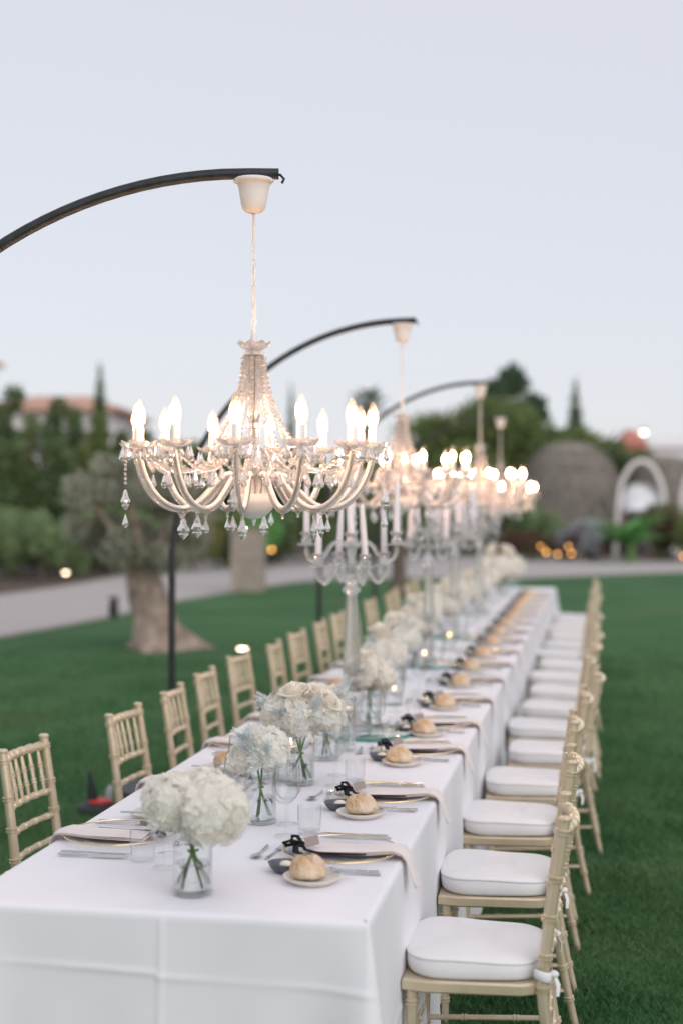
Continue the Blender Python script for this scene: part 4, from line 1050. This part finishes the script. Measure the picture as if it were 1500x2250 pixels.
# floating candles in water-filled cylinders
cyl_me = MB().shell([(.0, .0), (.0445, .0), (.046, .003), (.046, .118), (.0440, .118), (.0438, .012), (.0, .011)], 36).mesh('cylinder', 'glassware')
cylw_me = MB().lathe([(.0, .0115), (.0432, .0115), (.0432, .085), (.0, .0852)], 36).mesh('water', 'water')
fc_wax = MB().lathe([(.0, -.012), (.018, -.012), (.028, -.002), (.032, .008), (.031, .013), (.0, .012)], 26).mesh('wax', 'wax_cream')
wick_me = MB().tube([(0, 0, .012), (.0006, 0, .020)], .0009, 5).mesh('wick', 'wick')
flame_me = MB().lathe([(.0, .017), (.0035, .021), (.0046, .027), (.003, .036), (.0, .046)], 10).mesh('flame', 'flame')
def floating(loc, label, lit=True, h=1.0, grp='floating candles in glass cylinders'):
    e = empty('candle_cylinder', loc); e.scale = (1, 1, h); link('vessel', cyl_me, e); link('water', cylw_me, e); tag(e, 'water filled glass cylinder, ' + label, 'candle holder', 'glass cylinders')
    c = empty('floating_candle', Vector(loc) + Vector((.003, .002, .088 * h))); link('wax', fc_wax, c); link('wick', wick_me, c)
    if lit: link('flame', flame_me, c)
    return tag(c, ('lit' if lit else 'unlit') + ' floating candle, ' + label, 'candle', grp)
floating(TP(500, 1745), 'between the bread rolls and the second hydrangea vase', False)
floating(TP(566, 1708), 'behind the second hydrangea vase', False, 1.1)
floating(TP(637, 1712), 'in front of the cream roses', True, 1.25)
floating(TP(757, 1648), 'in front of the first candelabrum', True, 1.9)
floating(TP(864, 1548), 'past the mirror tray', True, .7); floating(TP(985, 1428), 'beside the tall cream bunch', True, .9)
floating(TP(930, 1470), 'before the second candelabrum', True, .8); floating(TP(1048, 1345), 'past the third candelabrum', True, 1.3)

# mirror tray under the first candelabrum
mt = P(800, 6.38, TZ + .002); mt.z = TZ + .002
for k, (px_, d, lb) in enumerate(((806, 6.36, 'round mirror tray with green edge under the first candelabrum'), (948, 9.0, 'round mirror tray under the second candelabrum'), (1003, 10.8, 'round mirror tray under the third candelabrum'))):
    l = P(px_, d); e = empty('mirror_tray', (l.x, l.y, TZ + .002)); rr = .20
    MB().lathe([(0, .0005), (rr, .0005), (rr + .001, .002), (rr + .001, .014), (rr, .0155)], 56).build('edge', 'mirror_edge', e)
    MB().lathe([(0, .0165), (rr - .003, .0165), (rr - .002, .016)], 56).build('mirror', 'mirror', e); tag(e, lb, 'tray', 'mirror trays')

# candelabra
def candelabrum_proto():
    e = empty('crystal_candelabrum')
    MB().lathe([(0, 0), (.078, 0), (.082, .006), (.080, .016), (.058, .024), (.036, .034), (.030, .045)], 28).build('base', 'acrylic', e)
    for z, r in ((.062, .030), (.100, .026), (.134, .028), (.168, .024)): MB().lathe([(.014, z - .021), (r * .85, z - .014), (r, z), (r * .85, z + .014), (.014, z + .0205)], 18).build('knop', 'acrylic', e)
    MB().lathe([(.020, .190), (.033, .196), (.033, .206), (.026, .214), (.031, .236), (.030, .32), (.026, .44), (.022, .53), (.020, .565)], 24, flute=.045, nf=12).build('column', 'acrylic', e, angle=60)
    MB().lathe([(.018, .567), (.030, .575), (.035, .586), (.030, .598), (.020, .604), (.026, .618), (.029, .632), (.022, .644), (.017, .655), (.021, .675), (.017, .70), (.015, .735), (.020, .76), (.016, .785), (.012, .83), (.015, .845), (.011, .86)], 18).build('finial', 'acrylic', e)
    heads = []
    for tier, (z0, r, zc, ph) in enumerate(((.665, .130, .700, .55), (.765, .165, .790, .16))):
        for k in range(4):
            a = ph + k * PI / 2; ca, sa = math.cos(a), math.sin(a)
            prof = [(.012, z0 - .01), (.022, z0 + .012), (.040, z0 + .026), (.060, z0 + .018), (.075, z0 - .010), (.092, z0 - .040), (r * .80, z0 - .050), (r * .93, z0 - .038), (r, z0 - .012), (r, zc - .012)]
            if tier: prof = [(.012, z0 - .005), (.024, z0 + .014), (.046, z0 + .026), (.075, z0 + .010), (.098, z0 - .030), (r * .78, z0 - .058), (r * .92, z0 - .048), (r, z0 - .018), (r, zc - .012)]
            mb = MB(); pts = [Vector((q * ca, q * sa, z)) for q, z in prof]
            fine = []
            for i in range(len(pts) - 1):
                p0, p1, p2, p3 = pts[max(i - 1, 0)], pts[i], pts[i + 1], pts[min(i + 2, len(pts) - 1)]
                for j in range(3):
                    t = j / 3; fine.append(.5 * (2 * p1 + (p2 - p0) * t + (2 * p0 - 5 * p1 + 4 * p2 - p3) * t * t + (3 * p1 - p0 - 3 * p2 + p3) * t ** 3))
            fine.append(pts[-1]); mb.tube(fine, .0085, 8); arm = mb.build('arm', 'acrylic', e, angle=None)
            MB().lathe([(.003, -.016), (.034, -.014), (.036, -.011), (.034, -.008), (.010, -.006)], 20, (r * ca, r * sa, zc)).build('drip_dish', 'acrylic', arm)
            MB().lathe([(.008, -.008), (.019, -.002), (.020, .010), (.013, .017), (.016, .024), (.023, .034), (.0245, .040), (.021, .042), (.0145, .036), (.013, .030)], 18, (r * ca, r * sa, zc)).build('candle_cup', 'acrylic', arm)
            heads.append((r * ca, r * sa, zc + .03, tier))
    MB().lathe([(.008, .858), (.019, .864), (.020, .874), (.014, .880), (.020, .894), (.022, .902), (.0145, .898)], 16).build('candle_cup', 'acrylic', e)
    return e, heads
cpro, heads = candelabrum_proto(); cpro = Proto(cpro)
taper_me = MB().lathe([(.0160, 0), (.0160, .02), (.0138, .14), (.0105, .218), (.0075, .234), (.003, .241), (0, .242)], 14).mesh('taper', 'wax')
twick_me = MB().tube([(0, 0, .240), (.001, 0, .252)], .0008, 5).mesh('wick', 'wick')
rgt = random.Random(9)
for i, (x, d, s) in enumerate(((772, 6.42, 1.0), (940, 9.05, 1.0), (998, 10.9, 1.0), (1052, 13.0, 1.0))):
    l = P(x, d); z = TZ + (.0195 if i < 3 else .002)
    cpro.put((l.x, l.y, z), .3 * i, 'crystal candelabrum with nine white tapers, %s from the hydrangea table end' % ORD[i], 'candelabrum', 'crystal candelabra', (1.22, 1.22, 1.065))
    hd = heads + [(0, 0, .894, 2)]
    ca, sa = math.cos(.3 * i), math.sin(.3 * i)
    for (hx, hy, hz, tr) in hd:
        c = empty('taper_candle', (l.x + 1.22 * (hx * ca - hy * sa), l.y + 1.22 * (hx * sa + hy * ca), z + hz * 1.065)); c.rotation_euler = (R(rgt.uniform(-3, 3)), R(rgt.uniform(-3.5, 3.5)), 0)
        c.scale = (1, 1, (.98, 1.0, .62)[tr]); link('wax', taper_me, c); link('wick', twick_me, c)
        wa = math.atan2(c.location.y - l.y, c.location.x - l.x); q4 = int(((wa + .3 * PI) / (PI / 2)) % 4)
        tw = ('open lawn', 'far table end', 'olive tree side', 'hydrangea end')[q4] if tr < 2 else ''
        tag(c, 'white taper candle, %s of %s candelabrum' % (('lower ring', 'upper ring', 'centre cup')[tr], ORD[i]) + (', arm towards the %s' % tw if tw else ''), 'candle', 'taper candles in %s of candelabrum %s' % (('lower ring', 'upper ring', 'centre')[tr], ORD[i]))

# ================================================================== CHANDELIERS AND ARC STANDS
drop_me = MB().lathe([(0, 0), (.0018, -.004), (.0065, -.020), (.0102, -.031), (.0108, -.036), (.0085, -.042), (.004, -.0455), (0, -.047)], 8).mesh('crystal_drop', 'crystal', smooth=False)
kite = MB().lathe([(.0, 0), (.006, -.006), (.008, -.014), (.0095, -.024), (.0165, -.038), (.0175, -.046), (.0125, -.056), (.0145, -.060), (.005, -.073), (0, -.079)], 8); kite.v = [(x * 1.2, y * .6, z * .92) for x, y, z in kite.v]
kite_me = kite.mesh('crystal_pendant', 'crystal', smooth=False)
bob = MB(); nb = 32; prof = [(.010, 0), (.022, .001), (.038, .005), (.050, .013), (.0555, .020), (.054, .022), (.048, .0165), (.036, .0095), (.020, .005), (.010, .004)]
vs = []
for i, (r, z) in enumerate(prof):
    for k in range(nb):
        a = 2 * PI * k / nb; sc = math.cos(8 * a); q = (r / .055) ** 2; vs.append((r * (1 + .07 * sc * q) * math.cos(a), r * (1 + .07 * sc * q) * math.sin(a), z + .004 * sc * q))
bob.add(vs, [(i * nb + k, i * nb + (k + 1) % nb, (i + 1) * nb + (k + 1) % nb, (i + 1) * nb + k) for i in range(len(prof) - 1) for k in range(nb)]); bob_me = bob.mesh('bobeche', 'crystal', angle=30)
sleeve_me = MB().lathe([(.0, .004), (.0185, .004), (.0185, .010), (.0155, .012), (.0152, .066), (.0140, .068), (.0, .068)], 18).mesh('candle_sleeve', 'sleeve_white')
def bulb_glass():
    m = thin_glass('bulb_glass', (1, .97, .92), 1.5, 1.0); N = m.node_tree.nodes; L = m.node_tree.links
    o = [n for n in N if n.type == 'OUTPUT_MATERIAL'][0]; src = o.inputs[0].links[0].from_socket
    t = N.new('ShaderNodeBsdfTranslucent'); t.inputs[0].default_value = (1, .9, .75, 1); mx = N.new('ShaderNodeMixShader'); mx.inputs[0].default_value = .05
    L.new(src, mx.inputs[1]); L.new(t.outputs[0], mx.inputs[2]); L.new(mx.outputs[0], o.inputs[0])
bulb_glass()
bulb_me = MB().lathe([(.0115, .068), (.0145, .078), (.0182, .092), (.0190, .102), (.0165, .122), (.0105, .141), (.0045, .153), (.0, .157)], 18).mesh('bulb', 'bulb_glass')
fil_me = MB().lathe([(.0, .072), (.0085, .077), (.0098, .090), (.0080, .104), (.0045, .116), (.0, .124)], 12).mesh('filament', 'filament')
def beads(mb, pts, spacing, r, jitter=0, nu=6, nv=4):
    pts = [Vector(p) for p in pts]; acc = 0
    for a, b in zip(pts, pts[1:]):
        l = (b - a).length; s = spacing - acc
        while s <= l:
            mb.ball(a.lerp(b, s / l), r, nu, nv); s += spacing
        acc = (acc + l) % spacing
def catmull(pts, n=5):
    pts = [Vector(p) for p in pts]; out = []
    for i in range(len(pts) - 1):
        p0, p1, p2, p3 = pts[max(i - 1, 0)], pts[i], pts[i + 1], pts[min(i + 2, len(pts) - 1)]
        for j in range(n):
            t = j / n; out.append(.5 * (2 * p1 + (p2 - p0) * t + (2 * p0 - 5 * p1 + 4 * p2 - p3) * t * t + (3 * p1 - p0 - 3 * p2 + p3) * t ** 3))
    return out + [pts[-1]]
def chandelier_proto():
    """origin at the top of the ceiling cup; everything hangs below"""
    e = empty('crystal_chandelier')
    MB().lathe([(.0, 0), (.060, 0), (.0655, -.004), (.0655, -.010), (.056, -.016), (.051, -.024), (.046, -.055), (.041, -.085), (.035, -.100), (.022, -.110), (.0, -.112)], 32).build('ceiling_cup', 'white_metal', e)
    MB().lathe([(.0, -.108), (.006, -.112), (.006, -.12), (.0046, -.122), (.0042, -.20), (.003, -.205), (.0, -.207)], 12).build('rod', 'white_metal', e)
    zl = -.203
    lk = MB().ring((0, 0, 0), .0085, .0016, 18, 6, Matrix.Rotation(PI / 2, 4, 'X'), 1.0, 1.95).mesh('chain_link', 'white_metal')
    for k in range(10): o = link('chain_link', lk, e, (0, 0, zl - .015 - .0272 * k), (0, 0, .3 + (k % 2) * 1.35 + .15 * k))
    mb = MB(); mb.tube([(0, 0, -.20), (.006, .004, -.28), (-.005, .003, -.36), (.005, -.003, -.42), (0, 0, -.495)], .0032, 7); mb.build('flex', 'sleeve_white', e)
    MB().lathe([(.0, -0.4870), (.008, -0.4921), (.009, -0.5124), (.012, -0.5175), (.012, -0.5480)], 12).build('top_collar', 'white_metal', e)
    o = link('top_dish', bob_me, e, (0, 0, -0.5582)); o.scale = (.95, .95, 1.2)
    zc = [(.034, -0.5603), (.036, -0.5725), (.018, -0.5806), (.015, -0.6091), (.020, -0.6294), (.016, -0.6701), (.014, -0.7058), (.020, -0.7261), (.026, -0.7465), (.020, -0.7719), (.013, -0.7872)]
    MB().lathe(zc, 18, flute=.05, nf=9).build('upper_stem', 'crystal', e, angle=50)
    MB().lathe([(.013, -0.7882), (.024, -0.7943), (.024, -0.8065), (.015, -0.8126), (.015, -0.8614), (.022, -0.8665), (.022, -0.8767)], 18).build('stem_spool', 'crystal', e)
    MB().lathe([(.016, -0.8787), (.018, -0.8889), (.030, -0.9296), (.031, -0.9428), (.020, -0.9703), (.016, -0.9856), (.022, -1.0008), (.028, -1.0466)], 18, flute=.06, nf=9).build('lower_stem', 'crystal', e, angle=50)
    MB().lathe([(.0, -0.5684), (.007, -0.5735), (.007, -1.0364), (.0, -1.0415)], 8).build('core_tube', 'white_metal', e)
    MB().lathe([(.030, -1.0212), (.066, -1.0313), (.0690, -1.0385), (.0675, -1.0517), (.058, -1.0751), (.040, -1.0934), (.018, -1.1036), (.007, -1.1056), (.007, -1.1158), (.0045, -1.1178), (.004, -1.1249), (.0, -1.1280)], 32).build('bottom_bowl', 'white_metal', e)
    zb = -.882       # bobeche height
    # bead strands from the crown dish down to the arm hub ring
    for k in range(12):
        a = 2 * PI * k / 12 + .13; mb = MB(); pts = []
        for j in range(15):
            t = j / 14; rr = .034 + .012 * t + .098 * t ** 2.1; pts.append((rr * math.cos(a), rr * math.sin(a), -.568 - .33 * t + .02 * t * t))
        for j in range(14): pass
        beads(mb, pts, .0160, .0072, 0, 8, 6); mb.build('bead_strand', 'crystal', e, angle=None)
    for k in range(6):
        a = 2 * PI * k / 6 + .4; mb = MB(); beads(mb, [(.026 * math.cos(a), .026 * math.sin(a), -.562 - .02 * j) for j in range(9)], .011, .0055); mb.build('bead_strand', 'crystal', e, angle=None)
    RA = .385
    tips = []
    for k in range(12):
        a = 2 * PI * k / 12 + .10; ca, sa = math.cos(a), math.sin(a)
        inner = (k % 2 == 0)
        prof = [(.034, -1.035), (.044, -.995), (.058, -.966), (.082, -.958), (.112, -.972), (.152, -1.016), (.192, -1.052), (.240, -1.068), (.290, -1.056), (.335, -1.018), (.366, -.960), (RA, zb - .008)]
        pts = catmull([(r * ca, r * sa, z) for r, z in prof], 4); mb = MB(); mb.tube(pts, .0072, 9); arm = mb.build('arm', 'white_metal', e, angle=None)
        mb = MB(); off = []
        for i, p_ in enumerate(pts):
            t = (pts[min(i + 1, len(pts) - 1)] - pts[max(i - 1, 0)]).normalized(); side = Vector((-sa, ca, 0)); dn = t.cross(side)
            if dn.z > 0 and i > 8: dn = -dn
            off.append(p_ + dn * .0115)
        for s_ in (-.0055, .0055): beads(mb, [p_ + Vector((-sa, ca, 0)) * s_ for p_ in off[6:]], .0092, .0049, 0, 6, 4)
        mb.build('bead_trim', 'crystal', arm, angle=None)
        T = (RA * ca, RA * sa, zb)
        link('bobeche', bob_me, arm, (T[0], T[1], zb), (0, 0, a)); link('candle_sleeve', sleeve_me, arm, T); link('bulb', bulb_me, arm, T); link('filament', fil_me, arm, T)
        for j in range(6):
            b = a + 2 * PI * (j + .5) / 6; q = .051
            o = link('crystal_drop', drop_me, arm, (T[0] + q * math.cos(b), T[1] + q * math.sin(b), zb + .008), (0, 0, b))
        if k % 2:
            o = link('crystal_pendant', kite_me, arm, (.240 * ca, .240 * sa, -1.098), (0, 0, a + .8 * k))
        elif k % 4 == 0: link('crystal_drop', drop_me, arm, (.240 * ca, .240 * sa, -1.100), (0, 0, a))
        mb = MB(); mb.ring((.240 * ca, .240 * sa, -1.082), .009, .0030, 12, 6, Matrix.Rotation(a, 4, 'Z') @ Matrix.Rotation(PI / 2, 4, 'X')); mb.ball((.240 * ca, .240 * sa, -1.097), .0055, 8, 6); mb.build('arm_eye', 'crystal', arm)
        if k % 3 == 0:
            mb = MB(); beads(mb, [(T[0] * 1.10, T[1] * 1.10, zb), (T[0] * 1.10, T[1] * 1.10, zb - .12)], .015, .0058); mb.build('bead_strand', 'crystal', arm, angle=None)
            link('crystal_pendant', kite_me, arm, (T[0] * 1.10, T[1] * 1.10, zb - .125), (0, 0, a + 1.0)); o = link('crystal_drop', drop_me, arm, (T[0] * 1.10, T[1] * 1.10, zb - .205), (0, 0, a))
        tips.append(T)
    # swags of beads from candle dish to candle dish and in towards the stem, each with drops
    for k in range(12):
        A, B = Vector(tips[k]), Vector(tips[(k + 1) % 12]); mb = MB(); pts = []
        for j in range(13):
            t = j / 12; p_ = A.lerp(B, t) * (.97 - .10 * math.sin(PI * t)); p_.z = zb + .002 - .070 * math.sin(PI * t); pts.append(p_)
        beads(mb, pts, .0150, .0070, 0, 8, 6); sw = mb.build('bead_swag', 'crystal', e, angle=None)
        link('crystal_drop', drop_me, sw, pts[6] + Vector((0, 0, -.008)), (0, 0, k))
        C_ = Vector((math.cos(2 * PI * k / 12 + .10) * .09, math.sin(2 * PI * k / 12 + .10) * .09, -.872)); mb = MB(); pts = []
        for j in range(17):
            t = j / 16; p_ = A.lerp(C_, t); p_.z += -.075 * math.sin(PI * t); pts.append(p_)
        beads(mb, pts, .0165, .0074, 0, 8, 6); sw = mb.build('bead_swag', 'crystal', e, angle=None)
        for t in (5, 9, 12): link('crystal_drop', drop_me, sw, pts[t] + Vector((0, 0, -.008)), (0, 0, k + t))
    return e
chl = Proto(chandelier_proto())
def arc_proto():
    """origin on the ground under the cup; the pole stands REACH towards -x"""
    e = empty('arc_lamp_stand'); RR = 1.46; zt = 2.875
    pts = [(.045, 0, zt), (-.05, 0, zt)] + [(-.05 - RR * math.sin(t), 0, zt - RR * (1 - math.cos(t))) for t in np.linspace(.06, PI / 2, 34)]
    mb = MB(); mb.tube(pts, .0185, 14, cap=False); mb.tube([(q[0], q[1], q[2]) for q in pts[:6]], .0155, 14, cap=False); mb.build('arm', 'black_metal', e, angle=None)
    xp = -.05 - RR; zp = zt - RR
    mb = MB(); mb.tube([(xp, 0, zp + .10), (xp, 0, .05)], .0225, 14); mb.build('pole', 'black_metal', e)
    MB().lathe([(.0, 0), (.33, 0), (.34, .01), (.335, .035), (.30, .045), (.06, .055), (.045, .09), (.03, .11), (.0, .11)], 40, (xp, 0, 0)).build('base', 'black_metal', e)
    mb = MB(); mb.tube([(.02, 0, zt), (.05, .0, zt - .003), (.062, .0, zt - .016), (.055, 0, zt - .03)], .0045, 8); mb.build('cable', 'rubber_black', e)
    return e
arp = Proto(arc_proto())
# photo column of the chain, row of the arm end, distance
CH = [(558, 372, 4.62, 13), (883, 700, 8.35, -7), (1054, 838, 12.6, -4), (1098, 913, 16.3, -4)]
for i, (x, y, d, q) in enumerate(CH):
    l = P(x, d); zt = ZY(y + 2.0 * 18 * 4.62 / d * .55, d)      # cup top sits just under the arm
    zt = min(2.88, max(2.74, zt))
    s = (zt + .02) / 2.875
    o = arp.put((l.x + .03, l.y + .03, 0), R(q), 'black arched lamp stand holding the %s chandelier from the hydrangea end' % ORD[i], 'lamp stand', 'arched lamp stands', (1, 1, s))
    chl.put((l.x, l.y, zt - .002), .35 * i, 'lit twelve arm crystal chandelier, %s from the hydrangea table end' % ORD[i], 'chandelier', 'crystal chandeliers over the table')

# power box lying on the grass beside the second lamp base
pb = G(214, 1783); e = empty('ground_power_box', pb, .4)
MB().lathe([(0, 0), (.115, 0), (.122, .012), (.115, .035), (.075, .055), (.0, .06)], 28).build('body', 'rubber_black', e)
MB().lathe([(.070, .056), (.072, .062), (.055, .072), (.0, .074)], 22, (.02, 0, 0)).build('socket_cover', 'red_plastic', e)
MB().lathe([(.030, .07), (.028, .10), (.018, .16), (.006, .235), (.0, .24)], 12, (-.015, .01, 0), Matrix.Rotation(R(-7), 4, 'Y')).build('plug', 'rubber_black', e)
MB().lathe([(.024, .07), (.026, .10), (.022, .135), (.012, .15), (.0, .152)], 12, (.055, .0, 0), Matrix.Rotation(R(9), 4, 'Y')).build('plug', 'clear_plastic', e)
tag(e, 'low black power box with red cover and plugs lying on the grass', 'power box')
